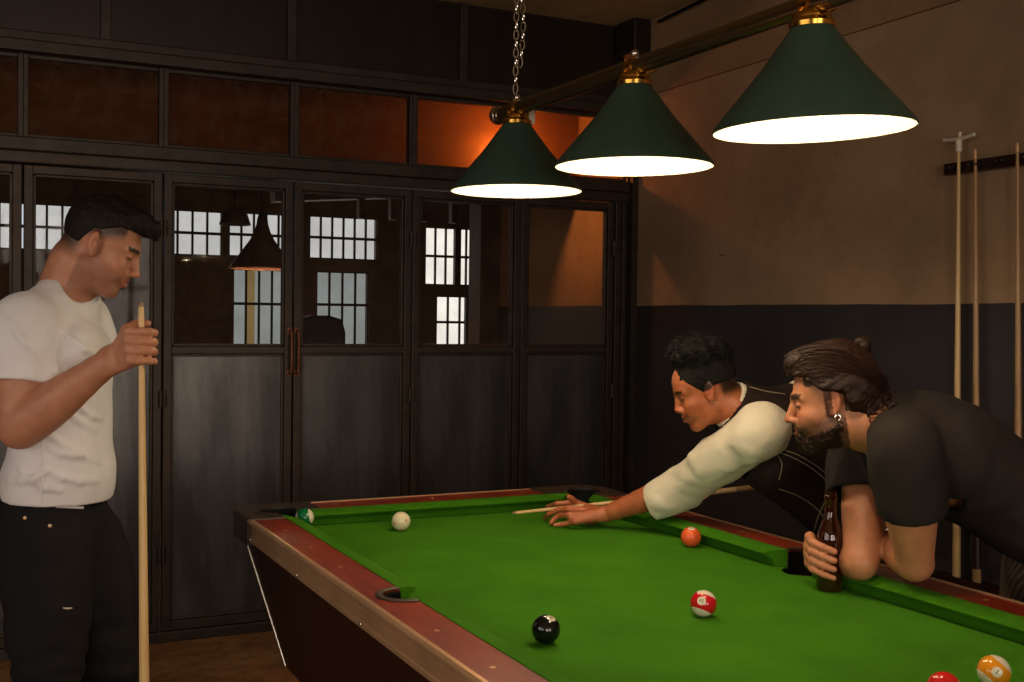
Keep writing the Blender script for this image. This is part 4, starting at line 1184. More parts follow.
    S.add(cone(neck1 - up * .01, shR, .060, .058), .04); S.add(cone(neck1 - up * .01, shL, .060, .058), .04)
    S2 = Field(S.lo, S.lo + S.res * (S.n - 1.5), S.res)
    S2.add(chain_(*smooth_path([shR, at(22, 350, 2.585), at(20, 392, 2.58)], [.066, .066, .064])), .03)
    S2.add(chain_(*smooth_path([shL, at(84, 350, 2.95), at(82, 388, 2.98)], [.064, .064, .062])), .03)
    armd = at(20, 383, 2.58); da = (elR - shR) / np.linalg.norm(elR - shR); armL = at(82, 382, 2.98); dl = (elL - shL) / np.linalg.norm(elL - shL)
    S2.cap(lambda P: np.maximum(np.where(np.linalg.norm(P - armd, axis=1) < .13, (P - armd) @ da, -1), np.where(np.linalg.norm(P - armL, axis=1) < .13, (P - armL) @ dl, -1)).astype(np.float32))
    assert S2.D.shape == S.D.shape; S.D = smin(S.D, S2.D, .018)
    S.disp(folds(.005, 13, up * .6 + fw, .4)); 
    # drag folds from the arm and the gathered waist
    rng = random.Random(3)
    for (x0, y0, x1, y1) in [(48, 392, 96, 430), (44, 430, 100, 462), (46, 470, 98, 480), (20, 470, 60, 490), (62, 330, 96, 352), (52, 352, 62, 400), (10, 320, 34, 350), (50, 448, 84, 452), (74, 400, 102, 418), (8, 480, 48, 470)]:
        pts = [at(x0 + (x1 - x0) * t, y0 + (y1 - y0) * t + 5 * math.sin(3 * t), 2.0) for t in (0, .33, .66, 1)]
        q = []
        for p in pts:      # slide along the view line onto the shirt
            d = (p - CAM) / 2.0; tt = 2.35
            for _ in range(60):
                v = float(S.sample(CAM + d * tt))
                if v < .002: break
                tt += max(.002, min(v, .05) * .7)
            q.append(CAM + d * tt)
        if max(np.linalg.norm(q[i] - q[i + 1]) for i in range(3)) < .12: S.add(chain_(q, [.001, .0035, .0035, .001]), .014)
    S.shell(.011)
    hn = fw * .06 - rt * 0.0 + up; S.plane(hem, -hn)                        # bottom hem
    for q_, d_ in ((armd, da), (armL, dl)):
        def opening(P, q_=q_, d_=d_):
            v = P - q_; tt = v @ d_; r_ = np.linalg.norm(v - tt[:, None] * d_, axis=1); return (-np.maximum(r_ - .056, np.abs(tt + .008) - .016)).astype(np.float32)
        idx = np.nonzero(np.linalg.norm(np.stack(np.meshgrid(*[S.lo[k] + S.res * np.arange(S.n[k]) for k in range(3)], indexing='ij'), -1) - q_, axis=-1) < .08)
        P = S.lo + S.res * np.stack(idx, -1); S.D[idx] = np.where((P - chest) @ rt * (1 if q_ is armd else -1) > .14, np.maximum(S.D[idx], opening(P)), S.D[idx])
    # V neck opening
    na = at(58, 276, 2.76); vb = at(97, 309, 2.68)
    S.sub(chain_([neck0, neck1 + up * .030 + fw * .005], [.066, .068]), .004)
    S.sub(chain_([neck1 + fw * .03 + up * .045, at(90, 289, 2.63), at(93, 302, 2.60)], [.058, .044, .020]), .006)
    tee = S.mesh('t_shirt', 'tee_white', root, None, relax=2, minpiece=800)
    # jeans
    J = Field(np.array([root.location[0] - .5, root.location[1] - .5, .03]), hem + np.array([.45, .45, .06]), .0055)
    wz = hem + up * .0
    hipR, hipL = at(44, 545, 2.70), at(84, 540, 2.84)
    knR, knL = at(46, 700, 2.66), at(112, 690, 2.84)
    anR, anL = at(30, 885, 2.70), at(104, 870, 2.86)
    anR[2] = .09; anL[2] = .09
    J.add(chain_([wz + up * .02, wz - up * .07], [.112, .118], flat=(rt, 1.30)), .03)
    J.add(ell(at(48, 552, 2.76) - fw * .02, (.120, .125, .10)), .04)
    J.add(chain_(*smooth_path([hipR, at(48, 610, 2.67), knR, at(32, 780, 2.68), anR], [.100, .083, .064, .060, .055])), .035)
    J.add(chain_(*smooth_path([hipL, at(104, 610, 2.84), knL, at(106, 780, 2.86), anL], [.094, .078, .062, .058, .052])), .03)
    J.disp(folds(.006, 14, rt + up * .2, .5, 1.7)); J.disp(lambda P: .003 * np.sin((P[..., 2] * 95) + 5 * vnoise(P, 9)) * np.clip((.80 - P[..., 2]) / .2, 0, 1), .02)
    J.plane(hem + up * .022, up); J.plane(np.array([0, 0, .05]), -up)
    J.mesh('jeans', 'denim_black', root, None, relax=2, minpiece=800)
    def on(field, x, y, t0=2.2, lift=.0):
        d = (at(x, y, 2.0) - CAM) / 2.0; tt = t0
        for _ in range(80):
            v = float(field.sample(CAM + d * tt))
            if v < .001: break
            tt += max(.001, min(v, .05) * .6)
        return CAM + d * (tt - lift)
    # belt edge, rivets and the small tear
    for x, y in ((25, 518), (50, 526)): mobj(MB().lathe([(0, -.002), (.0045, -.002), (.004, .002), (0, .003)], 12, on(J, x, y), axis=CT), 'rivet', 'trim', root)
    mobj(MB().tube([on(J, 63, 608), on(J, 67, 608.5), on(J, 72, 608)], [.002, .0038, .002], 8, flat=.6), 'torn_patch', 'white_plastic', root)
    mobj(MB().tube([on(J, x, 504.5 + 3 * ((x - 20) / 60)) for x in (56, 62, 70, 78, 83)], .0035, 8), 'waistband', 'tee_white', root)
    mobj(MB().tube([on(S, 42.5 - (y - 430) * .01, y, 2.2, .0) for y in range(432, 506, 9)], .0016, 6), 'side_seam', 'tee_white', tee)
    # shoes
    for an, nm in ((anR, 0), (anL, 1)):
        G = Field(np.array([an[0] - .25, an[1] - .25, -.01]), np.array([an[0] + .3, an[1] + .25, .17]), .0045)
        g = np.array([an[0], an[1], 0.])
        G.add(chain_([g - fw * .03 + up * .05, g + fw * .06 + up * .045, g + fw * .16 + up * .034], [.042, .040, .034], flat=(rt, 1.05)), .03); G.add(cone(g + up * .12, g + up * .05, .044, .046), .03)
        G.plane(np.array([0, 0, .0]), -up); G.plane(np.array([0, 0, .125]), up)
        sh = G.mesh('shoe', 'shoe', root, None, relax=2)
        L = Field(np.array([an[0] - .25, an[1] - .25, -.01]), np.array([an[0] + .3, an[1] + .25, .06]), .004)
        L.add(chain_([g - fw * .03 + up * .012, g + fw * .06 + up * .012, g + fw * .165 + up * .012], [.047, .046, .040], flat=(up, .6)), .01); L.plane(np.array([0, 0, .001]), -up)
        L.mesh('sole', 'sole', sh, None, relax=1)
    # upright cue in his hand
    c = empty('cue', (cue[0], cue[1], 0)); tag(c, 'pale wooden cue held upright by the man in the white t-shirt', 'cue')
    top = at(141, 302, 2.5)[2]; L = top - .0
    q = cue_mesh(L - .03, .0062, .0145); 
    q.obj('shaft', 'ash', c, True)
    MB().lathe([(.0064, L - .065), (.0066, L - .06), (.0062, L - .012), (.0058, L - .01)], 16).obj('ferrule', 'ash', c, True)
    MB().lathe([(0, L - .012), (.0056, L - .012), (.0056, L - .004), (.003, L), (0, L)], 16).obj('tip', 'tip', c, True)
    dv = Vector(at(141, 302, 2.5)) - Vector(at(146.5, 940, 2.5)); c.location = (Vector(at(141, 302, 2.5)) - dv.normalized() * L); c.location.z = 0.0; c.rotation_mode = 'QUATERNION'; c.rotation_quaternion = Vector((0, 0, 1)).rotation_difference(dv)
    return root
standing_man()
# ================================================================ person 2: woman bent over the table
def ray_on(field, x, y, t0, lift=0.0, tmax=4.5):
    d = (at(x, y, 2.0) - CAM) / 2.0; tt = t0
    for _ in range(140):
        v = float(field.sample(CAM + d * tt))
        if v < .001 or tt > tmax: break
        tt += max(.001, min(v, .05) * .6)
    return CAM + d * (tt - lift) if tt < tmax else None
def seam(field, pts, t0, name, mat, parent, r=.0013, n=14, jump=.10):
    P, _ = smooth_path([(a, b, 0) for a, b in pts], [0] * len(pts), 4); q = []
    for p in P:
        w = ray_on(field, p[0], p[1], t0, .0006)
        if w is not None and (not q or np.linalg.norm(w - q[-1]) < jump): q.append(w)
    if len(q) > 2: return mobj(MB().tube(q, r, 6), name, mat, parent)
def woman():
    root = person((2.42, 2.62, 0), 'person in a dark vest and rolled white sleeves bent over the table, aiming a cue')
    up = np.array([0, 0, 1.])
    # head, seen from its left side, looking down the cue
    yaw = R_(-4); hd = -CR * math.cos(yaw) + CT * math.sin(yaw); pt = R_(20)
    hf = Frame(at(708, 390, 3.24), hd * math.cos(pt) - up * math.sin(pt), up * math.cos(pt) + hd * math.sin(pt), .96)
    neck0 = hf.p(-.028, 0, -.040); neck1 = at(738, 409, 3.25)
    shL, shR = at(762, 430, 3.10), at(800, 400, 3.47)
    elL, wrL = at(688, 484, 3.36), at(606, 514, 3.50)
    chest, waist, hip = at(778, 440, 3.27), at(818, 478, 3.33), at(856, 512, 3.40)
    side = (shR - shL); side /= np.linalg.norm(side)
    ax = (hip - chest); ax /= np.linalg.norm(ax)
    elR, wrR = at(872, 415, 3.62), at(880, 470, 3.50)
    lo = np.array([1.45, 2.2, .74]); hi = np.array([2.9, 3.35, 1.42])
    F = Field(lo, hi, .0036)
    F.add(chain_(*smooth_path([neck0, (neck0 + neck1) / 2, neck1, chest], [.046, .047, .052, .08])), .02)
    F.add(chain_([chest, waist, hip], [.10, .085, .10], flat=(side, 1.3)), .03)
    F.add(cone(neck1, shL, .04, .045), .03); F.add(cone(neck1, shR, .04, .045), .03)
    F.add(chain_(*smooth_path([shL, (shL + elL) / 2, elL], [.048, .042, .036])), .02)
    F.add(chain_(*smooth_path([elL, elL * .65 + wrL * .35, wrL], [.037, .037, .0245])), .015)
    F.add(chain_([shR, elR], [.045, .038]), .02); F.add(chain_([elR, wrR], [.036, .026]), .015)
    F.add(ell(wrR - up * .02, (.04, .03, .045)), .02)
    head(F, hf, female=True, smile=.3, jaw=.88, lipw=1.0, nose=.97)
    # bridge hand on the cloth
    Z = .78 + .009
    def c(x, y, z):             # pixel at a height z
        d = ROT @ _ray(x, y); return CAM + d * ((z - CAM[2]) / d[2])
    hz_ = .815
    kI, kM, kR, kP = c(571, 503, .836), c(569, 509, .832), c(570, 515.5, .822), c(575, 521, .808)
    for q, r in ((kI, .0115), (kM, .0115), (kR, .0112), (kP, .0115)):
        F.add(cone(wrL + (q - wrL) * .12, q, .0185, r), .012)
    F.add(ell(c(590, 519, .803), (.030, .026, .016)), .02)
    fing = [[kI, c(557, 503.5, .834), c(548, 507, .815), c(546.5, 511, .797)],
            [kM, c(558, 510, .824), c(549, 514, .808), c(545, 518, .790)],
            [kR, c(560, 515, .814), c(554, 519, .800), c(551, 523, .790)],
            [kP, c(567, 523.5, .796), c(560, 524.5, .791), c(554.5, 525, .790)]]
    for q, s in zip(fing, (1, 1.02, .98, .90)):
        finger(F, q, .0096 * s, .0072 * s, .003)
    finger(F, [c(588, 510, .826), c(578, 504, .838), c(572, 499, .858), c(568.5, 496.5, .868)], .0125, .0078, .005)
    tone0 = face_tone(hf, (180, 104, 66), (170, 80, 64), brow=1.0, browc=(22, 14, 11),
                      scalp=((24, 17, 14), .93, lambda x, y, z: np.maximum(((z > .060 - 1.2 * np.clip(.066 - x, 0, .05) + .55 * np.clip(.012 - x, 0, .03)) & (x < .068) & (z > .005)) * 1., np.clip((-.026 - x) / .012, 0, 1) * np.clip((z + .045) / .03, 0, 1))))
    body = F.mesh('body', 'skin_dark', root, tone0)
    eyes(hf, body, (1, .1, -.3))
    # nails
    # hair: tight sides and a big curly puff
    H = Field(hf.o - .19, hf.o + .24, .0032)
    H.add(hf.el((-.012, 0, .034), (.0855, .0785, .082)), .02); H.add(hf.el((.034, 0, .040), (.0615, .0685, .065)), .02)
    H.cap(lambda P: (lambda q: np.maximum(np.maximum(.056 - 1.15 * np.clip(.064 - q[..., 0], 0, .05) + .50 * np.clip(.012 - q[..., 0], 0, .03), np.where(q[..., 0] < -.028, -.03, .004)) - q[..., 2], q[..., 0] - .070))(hf.inv(P)))
    H.disp(lambda P: .0012 * vnoise(P, 240))
    pc = at(699, 354, 3.25); rng = random.Random(5)
    H.add(ell(pc, (.075, .072, .048), np.array([CR, CT, CU])), .01)
    for _ in range(150):
        a, b = rng.uniform(0, 6.283), rng.uniform(-.75, 1); s = math.sqrt(1 - b * b)
        q = pc + CR * (.078 * s * math.cos(a)) + CT * (.074 * s * math.sin(a)) + CU * (.047 * b)
        H.add(ell(q, [rng.uniform(.009, .017)] * 3), .006)
    H.disp(lambda P: .0035 * vnoise(P, 130) * (np.linalg.norm((P - pc), axis=-1) < .11))
    hair = H.mesh('hair', 'hair_afro', body, None, minpiece=300)
    m = MB()
    for _ in range(420):       # springy curls on the puff
        a, b = rng.uniform(0, 6.283), rng.uniform(-.6, 1); s = math.sqrt(1 - b * b)
        n_ = CR * (s * math.cos(a)) + CT * (s * math.sin(a)) + CU * b
        q = pc + CR * (.080 * s * math.cos(a)) + CT * (.078 * s * math.sin(a)) + CU * (.050 * b)
        u = np.cross(n_, [.3, .5, .8]); u /= np.linalg.norm(u); v = np.cross(n_, u); r0 = rng.uniform(.003, .006); ph = rng.uniform(0, 6); L = rng.uniform(.010, .024)
        m.tube([q + n_ * (L * t / 9) + (u * math.cos(ph + t * 1.2) + v * math.sin(ph + t * 1.2)) * r0 for t in range(10)], [.0011] * 9 + [.0004], 4)
    mobj(m, 'curls', 'hair_afro', hair)
    e_ = Vector(hf.p(-.004, .080, -.026)); mobj(MB().sphere(e_, .0035, 12, 8), 'earring', 'brass', body)
    # shirt sleeves and collar
    S = Field(lo, hi, .0042)
    cuf = wrL * .60 + elL * .40; cuf = at(652, 502, 3.42)
    S.add(chain_(*smooth_path([shL + side * .01, at(722, 458, 3.22), elL, cuf], [.071, .064, .058, .050])), .03)
    S.add(ell(at(757, 433, 3.09), (.068, .072, .072)), .03)
    S.add(chain_(*smooth_path([shR, at(840, 398, 3.56), elR, elR * .5 + wrR * .5], [.066, .062, .056, .048])), .03)
    S.add(cone(neck1 + (neck0 - neck1) * .45, neck1 - (neck0 - neck1) * .1, .056, .062), .01)
    S.add(chain_([chest, waist], [.098, .095], flat=(side, 1.3)), .03)
    ad = (elL - shL) / np.linalg.norm(elL - shL)
    S.disp(folds(.0115, 13, ad, .35, 5.1)); S.disp(folds(.0055, 24, ad + up * .9, .4, 1.1))
    _nd = (neck0 - neck1) / np.linalg.norm(neck0 - neck1); S.add(cone(neck1 + _nd * .042, neck1 - _nd * .03, .069, .076), .006)
    # rolled cuff ridge
    cd_ = (wrL - elL) / np.linalg.norm(wrL - elL)
    S.add(cone(cuf - cd_ * .004, cuf - cd_ * .030, .0505, .053), .004)
    S.shell(.012)
    def cutc(P):
        t = (P - cuf) @ cd_; near = np.linalg.norm(P - cuf, axis=1) < .12; return np.where(near, t, -1).astype(np.float32)
    S.cap(cutc)
    nd = (neck0 - neck1) / np.linalg.norm(neck0 - neck1)
    def cutn(P):
        q = neck1 + nd * .036; t = (P - q) @ nd; near = np.linalg.norm(P - q, axis=1) < .10; return np.where(near, t, -1).astype(np.float32)
    S.cap(cutn); S.sub(cone(neck1 - nd * .02, neck1 + nd * .12, .059, .059), .003)
    shirt = S.mesh('shirt', 'shirt_cream', root, None, relax=2, minpiece=500)
    # vest
    V = Field(lo, hi, .0042)
    V.add(chain_(*smooth_path([chest - ax * .075, chest + ax * .03, waist, hip], [.088, .128, .112, .116]), flat=(side, 1.32)), .03)
    V.add(cone(neck1 + nd * .004, chest, .082, .11), .04)
    V.add(cone(neck1 - nd * .03, shR - ax * -.0, .055, .06), .04); V.add(cone(neck1 - nd * .03, shL * .55 + shR * .45, .048, .05), .03)
    belly = -up * .8 + CT * .5
    V.add(ell(at(768, 468, 3.18), (.060, .075, .050)), .05)
    V.disp(folds(.0022, 12, ax, .5))
    V.shell(.012)
    # armholes
    V.sub(cone(shL + ad * .01 + (shL - chest) * .10, shL + ad * .20 + CT * .02, .066, .080), .004)
    aR = (elR - shR) / np.linalg.norm(elR - shR); V.sub(cone(shR, shR + aR * .2, .070, .08), .004)
    V.sub(cone(neck1 + nd * .016, neck1 + nd * .15, .072, .10), .004)
    vest = V.mesh('vest', 'vest', root, None, relax=2, minpiece=500)
    T = 2.7
    seam(V, [(727, 388), (745, 386), (765, 391), (785, 394)], T, 'stitching', 'thread', vest)
    seam(V, [(774, 447), (798, 455), (822, 470), (842, 489)], T, 'stitching', 'thread', vest)
    seam(V, [(772, 450), (796, 459), (818, 473), (838, 492)], T, 'stitching', 'thread', vest)
    seam(V, [(777, 446), (790, 436), (805, 424)], T, 'stitching', 'thread', vest)
    seam(V, [(779, 489), (798, 496), (816, 508), (830, 525)], T, 'stitching', 'thread', vest)
    seam(V, [(776, 453), (782, 464), (779, 480)], T, 'stitching', 'thread', vest)
    seam(V, [(842, 464), (832, 488), (820, 512), (814, 530)], T, 'stitching', 'thread', vest)
    # trousers and shoes
    J = Field([2.0, 2.1, .03], [2.95, 3.2, 1.10], .006)
    J.add(cone(hip - ax * .03, hip + ax * .09, .112, .125, flat=(side, 1.3)), .04)
    hL, hR = hip + ax * .10 - side * .075 - up * .05, hip + ax * .10 + side * .075 - up * .05
    kL, kR = np.array([2.44, 2.42, .48]), np.array([2.60, 2.70, .50]); fL, fR = np.array([2.50, 2.36, .08]), np.array([2.74, 2.66, .08])
    for a, k_, b in ((hL, kL, fL), (hR, kR, fR)): J.add(chain_(*smooth_path([a, k_, b], [.095, .065, .052])), .03)
    J.disp(folds(.004, 14, up, .5)); J.plane(np.array([0, 0, .06]), -up)
    J.mesh('trousers', 'denim_black', root, None, relax=2, minpiece=500)
    shoes(root, [fL, fR], np.array([-.9, .35, 0]))
    # the cue
    tipp = c(512.5, 513.2, .808); g2 = at(755, 487.5, 3.52)
    dv = Vector(g2 - tipp).normalized(); L = 1.37
    q = empty('cue', tipp); tag(q, 'cue laid over the bridge hand of the person in the vest, tip pointing left', 'cue')
    q.rotation_mode = 'QUATERNION'; q.rotation_quaternion = Vector((0, 0, 1)).rotation_difference(dv)
    MB().lathe([(.0053, .030), (.0062, .30), (.0085, .70)], 20, cap=True).obj('shaft', 'ash', q, True)
    MB().lathe([(.0086, .70), (.0125, 1.1), (.0145, L), (0, L + .004)], 20, cap=False).obj('butt', 'ash_dark', q, True)
    MB().lathe([(.0052, .012), (.0053, .031)], 16).obj('ferrule', 'ash', q, True)
    MB().lathe([(0, 0), (.0035, .001), (.0052, .006), (.0052, .0125)], 16).obj('tip', 'tip', q, True)
def shoes(root, ankles, fw, up=np.array([0, 0, 1.])):
    fw = fw / np.linalg.norm(fw); rt = np.cross(fw, up)
    for an in ankles:
        g = np.array([an[0], an[1], 0.])
        G = Field(g - np.array([.3, .3, .01]), g + np.array([.3, .3, .17]), .005)
        G.add(chain_([g - fw * .03 + up * .05, g + fw * .06 + up * .045, g + fw * .16 + up * .034], [.042, .040, .034], flat=(rt, 1.05)), .03); G.add(cone(g + up * .12, g + up * .05, .044, .046), .03)
        G.plane(np.array([0, 0, .002]), -up); G.plane(np.array([0, 0, .125]), up)
        sh = G.mesh('shoe', 'shoe', root, None, relax=2)
        L = Field(g - np.array([.3, .3, .01]), g + np.array([.3, .3, .06]), .0045)
        L.add(chain_([g - fw * .03 + up * .012, g + fw * .06 + up * .012, g + fw * .165 + up * .012], [.047, .046, .040], flat=(up, .6)), .01); L.plane(np.array([0, 0, .001]), -up)
        L.mesh('sole', 'sole', sh, None, relax=1)
woman()
# ================================================================ person 3: bearded man leaning on the rail
def leaning_man():
    root = person((2.34, 1.86, 0), 'bearded person in a black t-shirt leaning on the rail and holding a beer bottle')
    up = np.array([0, 0, 1.])
    yaw = R_(-16); hd = -CR * math.cos(yaw) + CT * math.sin(yaw); pt = R_(8)
    hf = Frame(at(835, 402, 2.66), hd * math.cos(pt) - up * math.sin(pt), up * math.cos(pt) + hd * math.sin(pt), 1.02)
    neck0 = hf.p(-.034, 0, -.046); neck1 = at(880, 424, 2.66)
    shL, shR = at(905, 446, 2.47), at(866, 442, 2.84)
    elL, elR = at(915, 563, 2.57), at(861, 563, 2.67)
    wrL, wrR = at(886, 541, 2.77), at(843, 556, 2.83)
    chest, waist, hip = at(925, 450, 2.66), at(985, 480, 2.66), at(1052, 520, 2.68)
    side = shL - shR; side /= np.linalg.norm(side)
    lo = np.array([1.55, 1.35, .77]); hi = np.array([2.55, 2.55, 1.50])
    F = Field(lo, hi, .0034)
    F.add(chain_(*smooth_path([neck0, (neck0 + neck1) / 2, neck1, chest], [.056, .058, .064, .09])), .02)
    F.add(chain_([chest, waist, hip], [.10, .095, .10], flat=(side, 1.35)), .03)
    F.add(cone(neck1, shL, .05, .05), .03); F.add(cone(neck1, shR, .05, .05), .03)
    F.add(chain_(*smooth_path([shL, (shL + elL) / 2, elL], [.052, .051, .036])), .02)
    F.add(ell(elL - up * .006, (.031, .031, .027)), .02)
    F.add(chain_(*smooth_path([elL, elL * .6 + wrL * .4, wrL], [.038, .040, .027])), .014)
    F.add(chain_(*smooth_path([shR, (shR + elR) / 2, elR], [.050, .046, .035])), .02)
    F.add(chain_(*smooth_path([elR, elR * .6 + wrR * .4, wrR], [.036, .039, .028])), .014)
    head(F, hf, smile=.7, jaw=1.06, nose=1.02)
    # right hand round the bottle: palm behind, fingers over the left side to the front
    bx = np.array([1.892, 2.098, .78]); toC = CT - up * CT[2]; toC /= np.linalg.norm(toC); rr = .0315
    palm = bx + up * .085 - toC * .030 - CR * .032
    F.add(cone(wrR, palm + up * .010, .026, .022, ), .02); F.add(cone(wrR, palm - up * .022, .024, .018), .02)
    for i in range(4):
        z = .120 - i * .0212; s = (1, 1.04, 1, .88)[i]; R = rr + .0088 * s
        kn = bx + up * (z + .004) + (-CR * .90 - toC * .55) * (R + .006)
        a = bx + up * (z - .002) + (-CR * 1.04 + toC * .25) * (R + .003)
        b = bx + up * (z - .010) + (-CR * .62 + toC * .80) * R
        d_ = bx + up * (z - .018) + (-CR * .02 + toC * 1.02) * R
        F.add(cone(palm + up * (.018 - .016 * i), kn, .0150, .0115), .010)
        finger(F, [kn, a, b, d_], .0112 * s, .0080 * s, .003)
    th = [palm + up * .018 + CR * .02, bx + up * .118 - toC * (rr + .016) + CR * .012, bx + up * .112 + CR * (rr + .010) - toC * .012, bx + up * .108 + CR * (rr + .0085) + toC * .010]
    finger(F, th, .0145, .0088, .006)
    # left hand holding the other forearm
    pd = at(876, 508, 2.83) - wrL; pd /= np.linalg.norm(pd)
    for i, (dx, dy) in enumerate(((-3, -4), (-6, 3), (-8, 10), (-8, 17))):
        k0 = wrL + pd * .075 + CR * (.012 - .010 * i) - up * (.003 + .012 * i)
        F.add(cone(wrL, k0, .021, .0115), .012)
        finger(F, [k0, k0 - CR * .034 + up * .004, k0 - CR * .058 - up * .004 + CT * .004], .0100, .0078, .003)
    finger(F, [wrL + pd * .02, wrL + pd * .05 + CR * .018 + up * .012, wrL + pd * .085 + CR * .008 + up * .018], .0135, .0088, .006)
    tone0 = face_tone(hf, (196, 130, 92), (150, 78, 62), brow=1.5, browc=(20, 12, 10), stubble=((36, 22, 16), .93),
                      scalp=((40, 26, 20), .9, lambda x, y, z: ((z > .045) & (x < .062)) | ((x < -.02) & (z > -.02))))
    body = F.mesh('body', 'skin', root, tone0)
    eyes(hf, body, (1, 0, -.35))
    mobj(MB().tube([hf.p(.0915 - 6 * s_ * s_, s_, -.0535) for s_ in (-.016, -.010, -.004, .004, .010, .016)], .0032, 8), 'teeth', 'teeth', body)
    # beard: short shell over the jaw
    B = Field(hf.o - .16, hf.o + .14, .0028)
    B.add(hf.el((.018, 0, -.064), (.061, .056, .041)), .02); B.add(hf.el((.070, 0, -.094), (.023, .026, .023)), .02); B.add(hf.el((.078, 0, -.070), (.020, .026, .022)), .012)
    for s in (-1, 1):
        B.add(hf.cn((.060, s * .018, -.090), (.002, s * .056, -.050), .017, .0155), .02); B.add(hf.cn((.002, s * .057, -.050), (.004, s * .0615, -.004), .013, .008), .012)
        B.add(hf.cn((.0985, s * .004, -.0435), (.084, s * .027, -.055), .0042, .0050), .004)
    B.sub(hf.el((.100, 0, -.057), (.016, .019, .0085)), .003)
    B.sub(hf.cn((.090, .0, -.020), (.02, .0, -.018), .036, .050, flat=((0, 1, 0), 1.7)), .012)
    B.disp(lambda P: .0028 * vnoise(P, 190) + .002 * vnoise(P, 420))
    B.mesh('beard', 'hair_brown', body, None, minpiece=300)
    # swept-back wavy hair with a small bun
    H = Field(hf.o - .22, hf.o + .24, .0032)
    H.add(hf.el((-.012, 0, .048), (.096, .0825, .096)), .02); H.add(hf.el((.026, 0, .066), (.066, .066, .070)), .02)
    H.add(hf.el((.066, 0, .100), (.034, .048, .028)), .03); H.add(hf.el((-.062, 0, .010), (.050, .066, .058)), .03)
    H.add(hf.el((-.078, 0, -.028), (.034, .055, .034)), .025)
    def hl(P):
        q = hf.inv(P); x, y, z = q[..., 0], q[..., 1], q[..., 2]
        line = np.where(x > .055, .072, np.where(x > .012, .028 + .79 * (x - .012), np.where(x > -.030, .030, -.070 + 0 * x)))
        line = np.where((x <= .012) & (x > -.03), .030 - .0 * x, line)
        return np.maximum(line - z, x - .118)
    H.cap(hl)
    # locks: ribbons sweeping back from the brow to the nape
    rng = random.Random(11)
    for i in range(46):
        s = rng.choice((-1, 1)); v = rng.random()
        p0 = np.array([.092 - .05 * v, s * .055 * v ** .6 + rng.uniform(-.008, .008), .100 - .065 * v])
        P_ = []
        for j in range(7):
            t = j / 6; x = p0[0] * (1 - t) - .105 * t
            zz = (p0[2] * (1 - t) ** 1.0 + (.030 - .085 * v) * t) + .040 * math.sin(math.pi * t) * (1 - .65 * v) + .005 * math.sin(6 * t + i)
            # push to the skull surface
            r2 = max(.05, 1 - ((x + .008) / .106) ** 2 - ((zz - .036) / .098) ** 2)
            yy = s * .088 * math.sqrt(r2) if v > .25 else p0[1] * (1 - .3 * t)
            P_.append(hf.p(x, yy * (1 + .04 * math.sin(9 * t + i)), zz))
        H.add(chain_(*smooth_path(P_, [.002, .004, .005, .005, .005, .005, .003], 3)), .009)
    # curls at the nape
    for i in range(22):
        o = hf.p(-.098 + rng.uniform(-.02, .03), rng.uniform(-.06, .06), -.035 + rng.uniform(-.03, .035)); a = rng.uniform(0, 6); r0 = rng.uniform(.008, .014)
        H.add(chain_([o + CR * (r0 * math.cos(a + t * .8)) + CU * (r0 * math.sin(a + t * .8)) + CT * (.003 * t) for t in range(7)], [.0045] * 6 + [.002]), .003)
    def strand(P):
        q = hf.inv(P); ang = q[..., 2] * 1.0 + .55 * q[..., 0]
        g = np.stack([q[..., 0] * 14, (q[..., 1]) * 150, ang * 190], -1)
        return .0020 * vnoise(g, 1.0) + .0022 * vnoise(g * .4, 1.0)
    H.cap(lambda P: (lambda q: np.where(q[..., 0] > .055, .070, np.where(q[..., 0] > .020, .032 + .8 * (q[..., 0] - .020), np.where(q[..., 0] > -.024, .032, -.08))) - q[..., 2])(hf.inv(P)))
    H.disp(strand)
    hair = H.mesh('hair', 'hair_brown', body, None, minpiece=300)
    m = MB()
    for i in range(620):
        s = rng.choice((-1, 1, 1, 1)); v = rng.random() ** .8; x0 = .098 - .07 * v; P_ = []; ph = rng.uniform(0, 6); lift = rng.uniform(.001, .008); end = -.098 - rng.uniform(0, .026)
        for j in range(9):
            t = j / 8; x = x0 * (1 - t) + end * t
            zz = (.112 - .070 * v) * (1 - t) + (.035 - .085 * v) * t + .046 * math.sin(math.pi * t) * (1 - .65 * v) + .004 * math.sin(7 * t + ph)
            r2 = max(.06, 1 - ((x + .010) / .114) ** 2 - ((zz - .046) / .110) ** 2); P_.append(hf.p(x, -s * (-.0865 - lift) * math.sqrt(r2) * (1 + .03 * math.sin(8 * t + ph)), zz + lift))
        m.tube(P_, [.0006, .0011, .0012, .0012, .0012, .0012, .0011, .0009, .0004], 4)
    for i in range(60):
        o = hf.p(-.100 + rng.uniform(-.02, .03), rng.uniform(.0, .075), -.03 + rng.uniform(-.03, .03)); a = rng.uniform(0, 6); r0 = rng.uniform(.007, .015); sg = rng.choice((-1, 1))
        m.tube([o + CR * (r0 * math.cos(a + sg * t * .5)) + CU * (r0 * math.sin(a + sg * t * .5)) + CT * (.002 * t) for t in range(9)], [.001] * 8 + [.0004], 4)
    mobj(m, 'loose_strands', 'hair_brown', hair)
    N = Field(at(866, 342, 2.68) - .07, at(866, 342, 2.68) + .07, .0026); bc = at(863, 344, 2.68)
    for i in range(9):
        a0 = rng.uniform(0, 6); u = np.array(Vector((rng.uniform(-1, 1), rng.uniform(-1, 1), rng.uniform(-1, 1))).normalized()); v = np.cross(u, CT); v /= np.linalg.norm(v); w = np.cross(u, v)
        N.add(chain_([bc + (v * math.cos(a0 + t * .7) + w * math.sin(a0 + t * .7)) * .0145 for t in range(8)], [.0048] * 8), .003)
    N.add(chain_([bc, hf.p(-.078, 0, .088), hf.p(-.06, 0, .075)], [.008, .010, .016]), .008)
